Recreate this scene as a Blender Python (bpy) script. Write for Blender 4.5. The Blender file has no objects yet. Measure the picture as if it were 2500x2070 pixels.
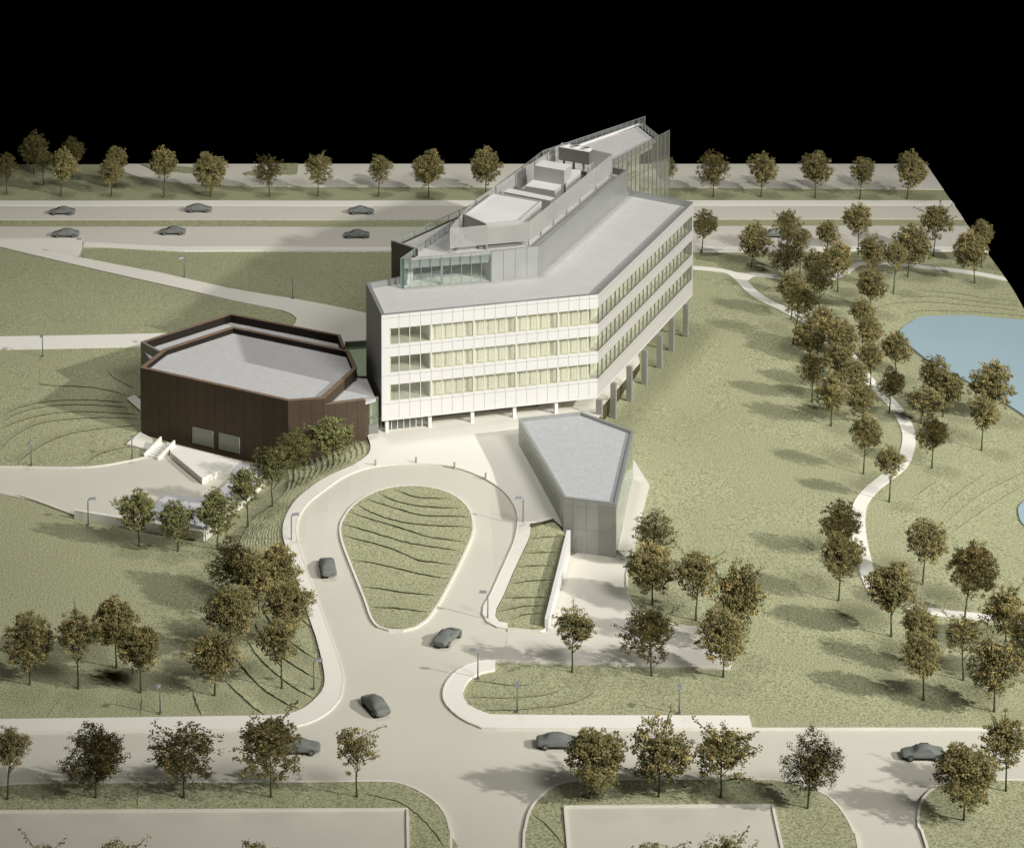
import bpy, bmesh, math, random
import numpy as np
from mathutils import Vector
from mathutils.geometry import delaunay_2d_cdt
random.seed(7)
R = math.radians
sc = bpy.context.scene
COL = sc.collection

# ------------------------------------------------------------------ camera, lights, exposure
F_D, PX, PY, H, TH = 5502.0, 893.0, -506.0, 132.0, R(6.5)      # in units of a 2100 px wide picture
cam = bpy.data.cameras.new('camera'); camo = bpy.data.objects.new('camera', cam); COL.objects.link(camo)
camo.location = (0, 0, H); camo.rotation_euler = (math.pi/2 - TH, 0, 0)
cam.sensor_width = 36; cam.lens = F_D/2100*36
cam.shift_x = (1050-PX)/2100; cam.shift_y = (PY-868.5)/2100
cam.clip_start = 1; cam.clip_end = 3000
sc.camera = camo
sc.render.resolution_x = 1024; sc.render.resolution_y = 847

world = bpy.data.worlds.new('World'); sc.world = world; world.use_nodes = True
world.node_tree.nodes['Background'].inputs[0].default_value = (0, 0, 0, 1)
world.node_tree.nodes['Background'].inputs[1].default_value = 0.0

def spot(name, loc, target, power, angle, blend, radius, col):
    l = bpy.data.lights.new(name, 'SPOT'); l.energy = power; l.spot_size = R(angle); l.spot_blend = blend
    l.shadow_soft_size = radius; l.color = col
    o = bpy.data.objects.new(name, l); COL.objects.link(o); o.location = loc
    o.rotation_euler = (Vector(target)-Vector(loc)).to_track_quat('-Z', 'Y').to_euler()
    return o
spot('key_lamp', (362, 100, 228), (12, 366, 0), 9.0e6, 46, 1.0, 5.5, (1.0, 0.975, 0.92))
spot('overhead_lamp', (-25, 410, 340), (12, 385, 0), 1.6e6, 52, 1.0, 30, (1.0, 0.98, 0.94))
def area(name, loc, target, power, size, col):
    l = bpy.data.lights.new(name, 'AREA'); l.energy = power; l.size = size; l.color = col
    o = bpy.data.objects.new(name, l); COL.objects.link(o); o.location = loc
    o.rotation_euler = (Vector(target)-Vector(loc)).to_track_quat('-Z', 'Y').to_euler()
    return o
spot('fill_lamp', (170, 60, 270), (8, 372, 0), 4.1e6, 49, 1.0, 60, (1.0, 0.975, 0.94))

vs = sc.view_settings
vs.view_transform = 'Standard'; vs.look = 'None'; vs.exposure = 0.0; vs.gamma = 1.0; vs.use_curve_mapping = False
sc.render.engine = 'CYCLES'
sc.cycles.max_bounces = 6; sc.cycles.transparent_max_bounces = 24

# ------------------------------------------------------------------ photograph pixel <-> world
def project(X, Y, z):
    dep = Y*math.cos(TH) - (z-H)*math.sin(TH); up = Y*math.sin(TH) + (z-H)*math.cos(TH)
    return PX + F_D*X/dep, PY - F_D*up/dep
def PZ(u, v, z):
    """point on the level plane at height z seen at picture point u, v"""
    a = (u-PX)/F_D; b = (PY-v)/F_D
    dy = math.cos(TH) + b*math.sin(TH); dz = -math.sin(TH) + b*math.cos(TH)
    t = (z-H)/dz
    return a*t, dy*t
def ZB(sx, sy, k): return lambda x, y: (sx*.84 + x*.84/k, sy*.84 + y*.84/k)
z1 = ZB(0, 300, 2.3333); z2 = ZB(850, 250, 2.3333); z3 = ZB(1600, 300, 2.3333); z4 = ZB(0, 900, 2.3333)
z5 = ZB(800, 900, 2.3333); z6 = ZB(1600, 900, 2.3333); z7 = ZB(0, 1450, 2.8); z8 = ZB(700, 1450, 2.8)
z9 = ZB(1300, 1450, 2.8); z10 = ZB(1750, 1450, 2.8)
zA = ZB(1200, 260, 4.2); zB = ZB(880, 380, 4.2); zC = ZB(1400, 450, 6); zD = ZB(880, 960, 4.2)
zE = ZB(1230, 960, 5.25); zF = ZB(300, 740, 3.1818); zG = ZB(1380, 880, 6.176)
def L(f, *pts): return [f(*p) for p in pts]

# ------------------------------------------------------------------ terrain
def nodes(lst):
    out = []
    for u, v, z in lst:
        X, Y = PZ(u, v, z); out.append((X, Y, z))
    return out
common = nodes([(-300,1505,0),(0,1500,0),(300,1500,0),(600,1500,0),(900,1500,0),(1200,1500,0),(1600,1500,0),(2100,1500,0),(2400,1500,0),
    (-300,1800,0),(300,1800,0),(1000,1800,0),(1600,1800,0),(2300,1800,0),(0,1640,0),(500,1640,0),(1200,1640,0),(1800,1640,0),(0,2000,0),(1000,2000,0),(2200,2000,0),
    (-100,337,0),(500,337,0),(1000,337,0),(1500,337,0),(1900,337,0),(-100,420,0),(400,420,0),(900,420,0),(1400,420,0),(1950,420,0),
    (-100,510,0),(300,512,0),(700,512,0),(1000,512,0),(1500,512,0),(2050,512,0)])
nA = common + nodes([
    (0,580,1.2),(200,560,.8),(400,600,1.6),(600,600,1.8),(700,600,2.2),(300,660,2),(600,660,2.5),(740,660,2.8),(750,720,3),(900,700,3),(1100,700,3),(1230,740,2.2),(1200,640,2.4),(950,600,2.2),
    (-150,700,1.9),(0,700,1.9),(200,700,2),(300,740,2),(0,820,1.4),(150,800,1.6),(-200,850,1.2),
    (0,950,0.05),(150,950,0.05),(270,920,.15),(-200,960,0),(0,1000,0),(200,1000,0),(300,980,0),(400,1000,0),(450,1050,0),(300,1060,0),(480,990,0),(430,1100,0),(520,985,.1),
    (150,1070,0),(0,1080,0),(-200,1100,0),(280,1120,0),(400,1135,.1),(470,1130,.2),(0,1250,0),(200,1250,0),(400,1250,.1),(480,1350,.1),(300,1400,0),(0,1400,0),(100,1470,0),(-200,1350,0),
    (620,925,1.2),(560,990,.7),(515,1040,.5),(495,1090,.5),(500,1150,.4),(530,1220,.3),(570,1310,.1),(600,1400,0),
    (751,890,3),(759,918,3),(755,934,3),(720,957,2.95),(690,970,2.9),(648,993,2.7),(605,1030,2.35),(583,1069,1.95),(580,1102,1.6),(590,1130,1.4),(612,1202,.75),(637,1278,.3),(662,1382,.0),(664,1420,0),
    (780,957,3),(840,953,3),(900,955,3),(950,965,3),(1000,986,2.85),(1035,1012,2.65),(1055,1040,2.4),(1062,1064,2.25),(1061,1086,2.05),(1053,1118,1.7),(1037,1154,1.35),(1007,1220,.6),(990,1260,.3),(1041,1292,.15),
    (850,1000,2.75),(700,1083,1.9),(970,1076,2.0),(726,1177,.95),(940,1165,1.1),(762,1271,.25),(873,1274,.25),(826,1294,.15),(835,1100,1.75),(835,1200,.75),(850,1050,2.3),
    (800,1360,0),(800,1430,0),(950,1330,.05),(900,910,3),(800,900,3),(1000,910,3),(1050,950,3),(1100,1010,3),(1136,1066,2.95),(1087,1072,2.7),(1086,1094,2.3),(1150,1098,2.3),(1068,1137,1.75),(1145,1140,1.75),(1050,1177,1.2),(1137,1180,1.2),(1032,1220,.7),(1130,1220,.7),(1020,1260,.3),(1120,1265,.3),(1120,1292,.12),
    (940,1410,0),(1060,1440,.1),(1300,1420,.1),(1200,1380,0),(1200,860,3),(1233,850,2.7),(1235,832,2.2),(1313,743,1.0),(1400,700,.8)])
nB = common + nodes([
    (1120,1292,.05),(1165,1140,0),(1200,1200,0),(1200,1330,0),(1450,1340,0),(1262,1150,0),(1285,1190,0),(1300,941,.5),(1332,994,.3),(1300,1127,0),(1040,1300,.1),(1000,1330,.02),(940,1410,0),(1060,1440,.1),(1300,1420,.1),
    (1259,860,.0),(1292,825,0),(1322,790,0),(1354,757,0),(1378,721,0),(1407,692,0),(1250,900,.6),(1230,860,.4),(1200,1000,.8),
    (1450,560,.2),(1600,580,.3),(1500,700,.2),(1500,900,.4),(1500,1100,.5),(1650,1000,.4),(1650,1300,.3),(1600,1400,.1),(1750,900,.2),(1700,750,.3),(1800,650,.1),
    (1850,680,-.6),(1891,648,-.6),(1992,647,-.6),(2100,656,-.6),(2150,760,-.7),(1992,785,-.6),(1920,749,-.6),(2100,851,-.6),(2250,900,-.7),(2100,1030,-.6),(2200,1110,-.6),(2350,1060,-.7),
    (1900,600,.2),(2100,600,.2),(1950,870,.1),(2000,1000,.1),(1950,1150,.2),(2100,1200,.1),(2100,1350,.1),(1900,1350,.2),(2300,1350,0),(1360,650,.2),(1300,600,.6),(1200,560,.6)])
def tps(nd, lam=0.02):
    P = np.array(nd); n = len(P); s = 100.0
    x = P[:, :2]/s
    r2 = ((x[:, None]-x[None])**2).sum(-1); K = 0.5*r2*np.log(r2+1e-12) + lam*np.eye(n)*0.01
    A = np.zeros((n+3, n+3)); A[:n, :n] = K; A[:n, n] = 1; A[:n, n+1:] = x; A[n, :n] = 1; A[n+1:, :n] = x.T
    w = np.linalg.solve(A, np.r_[P[:, 2], 0, 0, 0])
    def f(X, Y):
        q = np.stack([np.atleast_1d(X), np.atleast_1d(Y)], -1)/s
        d = ((q[:, None]-x[None])**2).sum(-1)
        return (0.5*d*np.log(d+1e-12))@w[:n] + w[n] + q@w[n+1:]
    return f
fA, fB = tps(nA), tps(nB)
_w = [PZ(1119, 1290, .1), PZ(1165, 1139.4, 0), PZ(1156, 1019.2, 6.8), PZ(1063.6, 857.3, 6.8), PZ(1200, 870, 3), PZ(1235, 832, 2.2), PZ(1313, 743, 1.0)]
SY = [200, _w[0][1]] + [p[1] for p in _w[1:]] + [560]
SX = [_w[0][0], _w[0][0]] + [p[0] for p in _w[1:]] + [_w[-1][0]+4]
_o = np.argsort(SY); SY = np.array(SY)[_o]; SX = np.array(SX)[_o]
def Tn(X, Y, side=None):
    X = np.atleast_1d(np.asarray(X, float)); Y = np.atleast_1d(np.asarray(Y, float))
    if side == 'A': return fA(X, Y)
    if side == 'B': return fB(X, Y)
    xs = np.interp(Y, SY, SX); k = np.clip((Y-352)/12, 0, 1)
    lo = -2.2*(1-k) - 1.6*k; hi = -1.0*(1-k) + 0.6*k
    t = np.clip((X-xs-lo)/(hi-lo), 0, 1); t = t*t*(3-2*t)
    return fA(X, Y)*(1-t) + fB(X, Y)*t
def T(X, Y, side=None): return float(Tn(X, Y, side)[0])
def P(u, v, off=0.0, side=None):
    z = 0.5
    for i in range(24):
        X, Y = PZ(u, v, z+off); zn = T(X, Y, side); z = z*.45 + zn*.55
    X, Y = PZ(u, v, z+off)
    return Vector((X, Y, T(X, Y, side)+off))

# ------------------------------------------------------------------ materials
def mat(name, col, rough=0.85, metal=0.0, spec=0.3, var=0.06, vscale=0.15, bump=0.0, bscale=3.0, grain=None, gscale=6.0, gcol=None, detail=3.0):
    m = bpy.data.materials.new(name); m.use_nodes = True; nt = m.node_tree; b = nt.nodes['Principled BSDF']
    b.inputs['Roughness'].default_value = rough; b.inputs['Metallic'].default_value = metal; b.inputs['Specular IOR Level'].default_value = spec
    tc = nt.nodes.new('ShaderNodeTexCoord')
    n = nt.nodes.new('ShaderNodeTexNoise'); n.inputs['Scale'].default_value = vscale; n.inputs['Detail'].default_value = 4
    nt.links.new(tc.outputs['Object'], n.inputs['Vector'])
    r = nt.nodes.new('ShaderNodeValToRGB')
    r.color_ramp.elements[0].position = .3; r.color_ramp.elements[1].position = .7
    r.color_ramp.elements[0].color = (*[c*(1-var) for c in col], 1); r.color_ramp.elements[1].color = (*[min(1, c*(1+var)) for c in col], 1)
    nt.links.new(n.outputs['Fac'], r.inputs['Fac']); out = r.outputs['Color']
    if grain:
        g = nt.nodes.new('ShaderNodeTexNoise'); g.inputs['Scale'].default_value = gscale; g.inputs['Detail'].default_value = detail
        nt.links.new(tc.outputs['Object'], g.inputs['Vector'])
        gr = nt.nodes.new('ShaderNodeValToRGB'); gr.color_ramp.elements[0].position = .36; gr.color_ramp.elements[1].position = .58
        gr.color_ramp.elements[0].color = (1, 1, 1, 1); gr.color_ramp.elements[1].color = (0, 0, 0, 1)
        nt.links.new(g.outputs['Fac'], gr.inputs['Fac'])
        mu = nt.nodes.new('ShaderNodeMath'); mu.operation = 'MULTIPLY'; mu.inputs[1].default_value = grain
        nt.links.new(gr.outputs['Color'], mu.inputs[0])
        mx = nt.nodes.new('ShaderNodeMixRGB'); mx.inputs['Color2'].default_value = (*gcol, 1)
        nt.links.new(mu.outputs[0], mx.inputs['Fac']); nt.links.new(out, mx.inputs['Color1']); out = mx.outputs['Color']
    nt.links.new(out, b.inputs['Base Color'])
    if bump:
        bn = nt.nodes.new('ShaderNodeTexNoise'); bn.inputs['Scale'].default_value = bscale; bn.inputs['Detail'].default_value = 3
        nt.links.new(tc.outputs['Object'], bn.inputs['Vector'])
        bp = nt.nodes.new('ShaderNodeBump'); bp.inputs['Strength'].default_value = bump; bp.inputs['Distance'].default_value = 0.12
        nt.links.new(bn.outputs['Fac'], bp.inputs['Height']); nt.links.new(bp.outputs['Normal'], b.inputs['Normal'])
    return m
M = {}
M['grass'] = mat('flock_grass', (.44, .45, .285), .95, 0, .1, .06, .035, .5, 7.0, .85, 5.2, (.15, .155, .08), 4.0)
M['cut'] = mat('cut_board_edge', (.085, .08, .04), .95, 0, .1, .2, .8)
M['road'] = mat('beige_card_road', (.60, .583, .495), .75, 0, .25, .045, .06)
M['roadfar'] = mat('pinkish_card_road', (.62, .595, .52), .75, 0, .25, .03, .03)
M['farcard'] = mat('far_card', (.70, .68, .59), .75, 0, .25, .03, .03)
M['white'] = mat('white_card', (.80, .785, .71), .7, 0, .3, .02, .05)
M['kerb'] = mat('kerb_card', (.73, .71, .63), .7)
M['forecourt'] = mat('forecourt_card', (.64, .62, .54), .75, 0, .25, .03, .05)
M['plaza'] = mat('plaza_card', (.78, .76, .68), .7, 0, .3, .02, .04)
M['water'] = mat('pond_blue', (.36, .49, .55), .35, 0, .4, .03, .05)
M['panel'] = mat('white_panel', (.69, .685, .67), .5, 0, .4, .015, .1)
M['joint'] = mat('panel_joint', (.33, .32, .28), .8)
M['metal'] = mat('brushed_grey_metal', (.42, .43, .42), .42, .55, .5, .05, .2)
M['pavmetal'] = mat('mid_grey_metal', (.34, .345, .325), .5, .3, .4, .05, .2)
M['metaldark'] = mat('dark_grey_metal', (.27, .275, .265), .5, .25, .4, .06, .2)
M['ribbed'] = mat('ribbed_brown_metal', (.13, .115, .09), .6, .2)
M['roof'] = mat('pale_roof', (.51, .505, .49), .9, 0, .2, .04, .5, .25, 6, .5, 3.0, (.42, .415, .40))
M['roofblue'] = mat('blue_grey_gravel_roof', (.47, .48, .49), .9, 0, .2, .05, .8, .5, 4, .5, 3.0, (.38, .39, .40))
M['roofbrown'] = mat('grey_roof_of_hall', (.51, .51, .505), .9, 0, .2, .04, .8, .4, 4, .4, 3.0, (.42, .42, .42))
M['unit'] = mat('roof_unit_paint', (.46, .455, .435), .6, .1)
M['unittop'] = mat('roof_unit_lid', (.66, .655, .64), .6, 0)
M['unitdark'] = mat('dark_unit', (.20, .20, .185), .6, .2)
M['inner'] = mat('cream_interior', (.74, .735, .685), .9, 0, .1)
M['innergrey'] = mat('grey_green_interior', (.52, .52, .42), .9, 0, .1)
M['panelshade'] = mat('shaded_side_panel', (.57, .555, .535), .45, .1, .4, .015, .1)  # white panel greyed so the right facade looks dimmer; shade put into the colour
M['floor'] = mat('interior_floor', (.66, .65, .60), .9, 0, .1)
M['floorw'] = mat('white_interior_floor', (.80, .82, .76), .9, 0, .1)
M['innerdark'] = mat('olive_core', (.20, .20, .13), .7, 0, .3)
M['mullion'] = mat('white_mullion', (.74, .73, .66), .5, .1)
M['mulliondark'] = mat('dark_mullion', (.22, .22, .19), .5, .3)
M['column'] = mat('grey_column', (.32, .32, .285), .55, .2)
M['colwhite'] = mat('white_column', (.74, .73, .68), .5, .0)
M['copper'] = mat('copper_coping', (.27, .19, .13), .5, .3, .4, .12, 1.0)
M['door'] = mat('ribbed_shutter', (.33, .335, .30), .5, .4)
M['pole'] = mat('lamp_metal', (.36, .37, .39), .35, .7, .5)
M['lamphead'] = mat('lamp_head_metal', (.55, .57, .62), .3, .6, .5)
M['carpaint'] = mat('grey_cast_resin', (.165, .175, .165), .7, .0, .25, .10, 1.2)
M['carwin'] = mat('cast_resin_window', (.15, .158, .155), .4, .2, .5)
M['tyre'] = mat('dark_tyre', (.055, .055, .055), .7)
M['trunk'] = mat('green_brown_trunk', (.075, .085, .04), .9, 0, .1, .25, 2)
M['leaf1'] = mat('olive_leaf', (.175, .165, .068), .9, 0, .1, .3, .9)
M['leaf2'] = mat('brown_leaf', (.235, .20, .088), .9, 0, .1, .3, .9)
M['leaf3'] = mat('golden_leaf', (.40, .32, .13), .9, 0, .1, .3, .9)
M['leafg'] = mat('green_leaf', (.24, .26, .10), .9, 0, .1, .3, .9)
M['bollard'] = mat('tan_bollard', (.42, .38, .29), .7)
M['greenroof'] = mat('pale_green_panel', (.37, .45, .29), .6, 0, .3, .04, .3)
M['slab'] = mat('grey_blue_slab', (.60, .61, .63), .6, 0, .3)

def brickmat(name, col, dark, sx, sz):
    m = mat(name, col, .7, .05, .3, .1, .4); nt = m.node_tree; b = nt.nodes['Principled BSDF']
    old = b.inputs['Base Color'].links[0].from_socket
    uv = nt.nodes.new('ShaderNodeUVMap'); br = nt.nodes.new('ShaderNodeTexBrick')
    br.offset = 0.0; br.inputs['Scale'].default_value = 1; br.inputs['Brick Width'].default_value = sx; br.inputs['Row Height'].default_value = sz
    br.inputs['Mortar Size'].default_value = .03; br.inputs['Mortar Smooth'].default_value = .3
    nt.links.new(uv.outputs[0], br.inputs['Vector'])
    mx = nt.nodes.new('ShaderNodeMixRGB'); mx.inputs['Color2'].default_value = (*dark, 1)
    nt.links.new(br.outputs['Fac'], mx.inputs['Fac']); nt.links.new(old, mx.inputs['Color1'])
    # fine horizontal brick courses
    wv = nt.nodes.new('ShaderNodeTexBrick'); wv.inputs['Scale'].default_value = 1; wv.inputs['Brick Width'].default_value = .5; wv.inputs['Row Height'].default_value = .17
    wv.inputs['Mortar Size'].default_value = .035; wv.inputs['Color1'].default_value = (1, 1, 1, 1); wv.inputs['Color2'].default_value = (.78, .78, .78, 1); wv.inputs['Mortar'].default_value = (.45, .45, .45, 1)
    nt.links.new(uv.outputs[0], wv.inputs['Vector'])
    m2 = nt.nodes.new('ShaderNodeMixRGB'); m2.blend_type = 'MULTIPLY'; m2.inputs['Fac'].default_value = .8
    nt.links.new(mx.outputs[0], m2.inputs['Color1']); nt.links.new(wv.outputs['Color'], m2.inputs['Color2'])
    nt.links.new(m2.outputs[0], b.inputs['Base Color'])
    return m
M['brick'] = brickmat('brown_brick_panels', (.105, .075, .048), (.03, .02, .013), 1.55, 60)
def ribmat(name, col, dark, w):
    m = mat(name, col, .5, .35, .4, .06, .3); nt = m.node_tree; b = nt.nodes['Principled BSDF']
    old = b.inputs['Base Color'].links[0].from_socket
    uv = nt.nodes.new('ShaderNodeUVMap'); br = nt.nodes.new('ShaderNodeTexBrick'); br.offset = 0
    br.inputs['Scale'].default_value = 1; br.inputs['Brick Width'].default_value = w; br.inputs['Row Height'].default_value = 90; br.inputs['Mortar Size'].default_value = .04
    nt.links.new(uv.outputs[0], br.inputs['Vector'])
    mx = nt.nodes.new('ShaderNodeMixRGB'); mx.inputs['Color2'].default_value = (*dark, 1)
    nt.links.new(br.outputs['Fac'], mx.inputs['Fac']); nt.links.new(old, mx.inputs['Color1']); nt.links.new(mx.outputs[0], b.inputs['Base Color'])
    return m
M['seam'] = ribmat('standing_seam_metal', (.40, .41, .40), (.19, .19, .185), 1.75)
M['ribs'] = ribmat('close_ribbed_metal', (.14, .125, .10), (.05, .045, .035), .45)

def glass(name, tint, gl=0.12, dens=0.0, dcol=(.5, .5, .4)):
    m = bpy.data.materials.new(name); m.use_nodes = True; nt = m.node_tree; nt.nodes.clear()
    o = nt.nodes.new('ShaderNodeOutputMaterial'); t = nt.nodes.new('ShaderNodeBsdfTransparent'); t.inputs[0].default_value = (*tint, 1)
    g = nt.nodes.new('ShaderNodeBsdfGlossy'); g.inputs['Roughness'].default_value = .06; g.inputs[0].default_value = (.9, .95, .92, 1)
    d = nt.nodes.new('ShaderNodeBsdfDiffuse'); d.inputs[0].default_value = (*dcol, 1)
    fr = nt.nodes.new('ShaderNodeLayerWeight'); pw = nt.nodes.new('ShaderNodeMath'); pw.operation = 'POWER'; pw.inputs[1].default_value = 4
    nt.links.new(fr.outputs['Facing'], pw.inputs[0])
    a = nt.nodes.new('ShaderNodeMath'); a.operation = 'MULTIPLY_ADD'; a.inputs[1].default_value = .6; a.inputs[2].default_value = .03+gl*.2; nt.links.new(pw.outputs[0], a.inputs[0])
    m0 = nt.nodes.new('ShaderNodeMixShader'); m0.inputs[0].default_value = dens; nt.links.new(t.outputs[0], m0.inputs[1]); nt.links.new(d.outputs[0], m0.inputs[2])
    m1 = nt.nodes.new('ShaderNodeMixShader'); nt.links.new(a.outputs[0], m1.inputs[0]); nt.links.new(m0.outputs[0], m1.inputs[1]); nt.links.new(g.outputs[0], m1.inputs[2])
    nt.links.new(m1.outputs[0], o.inputs[0])
    return m
M['glass'] = glass('window_glass', (.98, .985, .94), .1, .05, (.62, .62, .52))
M['glassgreen'] = glass('green_tinted_glass', (.96, .98, .968), .15, .03, (.5, .6, .56))
M['glassedge'] = glass('green_glass_edge', (.25, .45, .38), .3, .3, (.15, .32, .27))
M['glassgrey'] = glass('smoky_glass', (.90, .91, .86), .2, .14, (.5, .5, .44))
M['glasshaze'] = glass('clear_rail_glass', (.93, .95, .94), .2, .08, (.6, .63, .62))

# ------------------------------------------------------------------ object helpers
def tag(o, label=None, cat=None, group=None, kind=None):
    if label: o['label'] = label
    if cat: o['category'] = cat
    if group: o['group'] = group
    if kind: o['kind'] = kind
    return o
def empty(name, loc, rz=0, scale=None):
    o = bpy.data.objects.new(name, None); COL.objects.link(o); o.location = loc; o.rotation_euler = (0, 0, rz)
    if scale: o.scale = scale
    o.empty_display_size = 1
    return o
class MB:
    def __init__(s): s.v = []; s.f = []; s.m = []; s.uv = []
    def add(s, vs, fs, mi=0, uvs=None):
        n = len(s.v); s.v += [tuple(p) for p in vs]
        for i, f in enumerate(fs):
            s.f.append([n+k for k in f]); s.m.append(mi); s.uv.append(uvs[i] if uvs else [(0, 0)]*len(f))
        return s
    def box(s, c, d, rz=0, mi=0):
        cs, sn = math.cos(rz), math.sin(rz); vs = []
        for k in (-.5, .5):
            for i, j in ((-.5, -.5), (.5, -.5), (.5, .5), (-.5, .5)):
                x, y = i*d[0], j*d[1]; vs.append((c[0]+x*cs-y*sn, c[1]+x*sn+y*cs, c[2]+k*d[2]))
        return s.add(vs, [(3,2,1,0),(4,5,6,7),(0,1,5,4),(1,2,6,5),(2,3,7,6),(3,0,4,7)], mi)
    def bar(s, a, b, w, h, mi=0):
        """box beam from a to b: w wide sideways, h tall"""
        a = Vector(a); b = Vector(b); d = (b-a); dn = d.normalized()
        up = Vector((0, 0, 1)) if abs(dn.z) < .95 else Vector((1, 0, 0))
        sd = dn.cross(up).normalized()*w/2; u = sd.cross(dn).normalized()*h/2
        vs = [a-sd-u, a+sd-u, a+sd+u, a-sd+u, b-sd-u, b+sd-u, b+sd+u, b-sd+u]
        return s.add(vs, [(0,1,2,3),(7,6,5,4),(0,4,5,1),(1,5,6,2),(2,6,7,3),(3,7,4,0)], mi)
    def tube(s, pts, rad, n=6, mi=0, cap=True):
        rings = []
        for i, p in enumerate(pts):
            p = Vector(p); a = Vector(pts[max(i-1, 0)]); b = Vector(pts[min(i+1, len(pts)-1)]); d = (b-a).normalized()
            up = Vector((0, 0, 1)) if abs(d.z) < .9 else Vector((1, 0, 0)); x = d.cross(up).normalized(); y = d.cross(x)
            r = rad[i] if isinstance(rad, (list, tuple)) else rad
            rings.append([p+x*r*math.cos(2*math.pi*k/n)+y*r*math.sin(2*math.pi*k/n) for k in range(n)])
        vs = [q for r in rings for q in r]; fs = []
        for i in range(len(pts)-1):
            for k in range(n):
                fs.append((i*n+k, i*n+(k+1) % n, (i+1)*n+(k+1) % n, (i+1)*n+k))
        if cap: fs.append(tuple(range(n-1, -1, -1))); fs.append(tuple((len(pts)-1)*n+k for k in range(n)))
        return s.add(vs, fs, mi)
    def prism(s, poly, zt, zb, mi=0, top=True, bot=True, sides=None, mtop=None):
        poly = [(p[0], p[1]) for p in poly]
        ar = sum(poly[i][0]*poly[(i+1) % len(poly)][1]-poly[(i+1) % len(poly)][0]*poly[i][1] for i in range(len(poly)))
        if ar < 0: poly = poly[::-1]
        n = len(poly); acc = 0
        if top: s.add([(x, y, zt) for x, y in poly], [tuple(range(n))], mi if mtop is None else mtop)
        if bot: s.add([(x, y, zb) for x, y in poly], [tuple(range(n-1, -1, -1))], mi)
        for i in range(n):
            a, b = poly[i], poly[(i+1) % n]; l = math.dist(a, b)
            s.add([(a[0], a[1], zb), (b[0], b[1], zb), (b[0], b[1], zt), (a[0], a[1], zt)], [(0, 1, 2, 3)], mi, [[(acc, zb), (acc+l, zb), (acc+l, zt), (acc, zt)]])
            acc += l
        return s
    def seg(s, poly, i, z0, z1, th, mi=0, t0=0.0, t1=1.0, out=0.0):
        """mitred wall piece on side i of a CCW polygon, th thick inwards, between fractions t0..t1"""
        ins = inset(poly, th); o = inset(poly, -out) if out else poly; n = len(poly); j = (i+1) % n
        a, b, c, d = Vector(o[i]), Vector(o[j]), Vector(ins[j]), Vector(ins[i])
        a, b = a.lerp(b, t0), a.lerp(b, t1); d, c = d.lerp(c, t0), d.lerp(c, t1)
        l = (b-a).length; q = [a, b, c, d]
        vs = [(p[0], p[1], z0) for p in q]+[(p[0], p[1], z1) for p in q]
        s0 = t0*l/(max(t1-t0, 1e-6))
        uv = [[(s0, z0), (s0+l, z0), (s0+l, z1), (s0, z1)] if k == 2 else [(0, 0)]*4 for k in range(6)]
        return s.add(vs, [(3,2,1,0),(4,5,6,7),(0,1,5,4),(1,2,6,5),(2,3,7,6),(3,0,4,7)], mi, uv)
    def build(s, name, mats, parent=None, smooth=False, world=True):
        if not isinstance(mats, (list, tuple)): mats = [mats]
        me = bpy.data.meshes.new(name); me.from_pydata(s.v, [], s.f)
        for m in mats: me.materials.append(m)
        me.polygons.foreach_set('material_index', s.m)
        uvl = me.uv_layers.new(name='UVMap'); k = 0; flat = [c for f in s.uv for p in f for c in p]
        uvl.data.foreach_set('uv', flat)
        if smooth: me.polygons.foreach_set('use_smooth', [True]*len(s.f))
        me.update()
        o = bpy.data.objects.new(name, me); COL.objects.link(o)
        if parent:
            o.parent = parent
            if world: o.location = -Vector(_wloc(parent))
        return o
def _wloc(o):
    v = Vector(o.location)
    while o.parent: o = o.parent; v = v + Vector(o.location)
    return v
def inset(poly, d):
    n = len(poly); out = []
    for i in range(n):
        p0, p1, p2 = Vector(poly[i-1][:2]), Vector(poly[i][:2]), Vector(poly[(i+1) % n][:2])
        e1 = (p1-p0).normalized(); e2 = (p2-p1).normalized()
        n1 = Vector((-e1.y, e1.x)); n2 = Vector((-e2.y, e2.x)); b = (n1+n2)
        k = b.length_squared
        out.append(tuple(p1 + b*(2*d/max(k, .25))) if k > 1e-6 else tuple(p1+n1*d))
    return out
def ccw(poly):
    poly = [tuple(p[:2]) for p in poly]
    ar = sum(poly[i][0]*poly[(i+1) % len(poly)][1]-poly[(i+1) % len(poly)][0]*poly[i][1] for i in range(len(poly)))
    return poly if ar > 0 else poly[::-1]
def copy_tree(o, parent=None):
    c = o.copy(); COL.objects.link(c); c.parent = parent
    for ch in list(o.children): copy_tree(ch, c)
    return c

def spline(pts, closed=False, step=1.2):
    """Catmull-Rom through world points, resampled about every step metres; returns 2-D points"""
    p = [Vector((q[0], q[1])) for q in pts]; n = len(p); out = []
    rng = range(n if closed else n-1)
    for i in rng:
        g = lambda k: p[k % n] if closed else p[min(max(k, 0), n-1)]
        a, b, c, d = g(i-1), g(i), g(i+1), g(i+2); m = max(1, int((c-b).length/step))
        for k in range(m):
            t = k/m
            out.append(.5*((2*b)+(c-a)*t+(2*a-5*b+4*c-d)*t*t+(3*b-a-3*c+d)*t**3))
    if not closed: out.append(p[-1])
    return out
def straight(pts, closed=True, step=2.0):
    p = [Vector((q[0], q[1])) for q in pts]; out = []
    for i in range(len(p) if closed else len(p)-1):
        a, b = p[i], p[(i+1) % len(p)]; m = max(1, int((b-a).length/step))
        out += [a.lerp(b, k/m) for k in range(m)]
    if not closed: out.append(p[-1])
    return out
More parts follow.
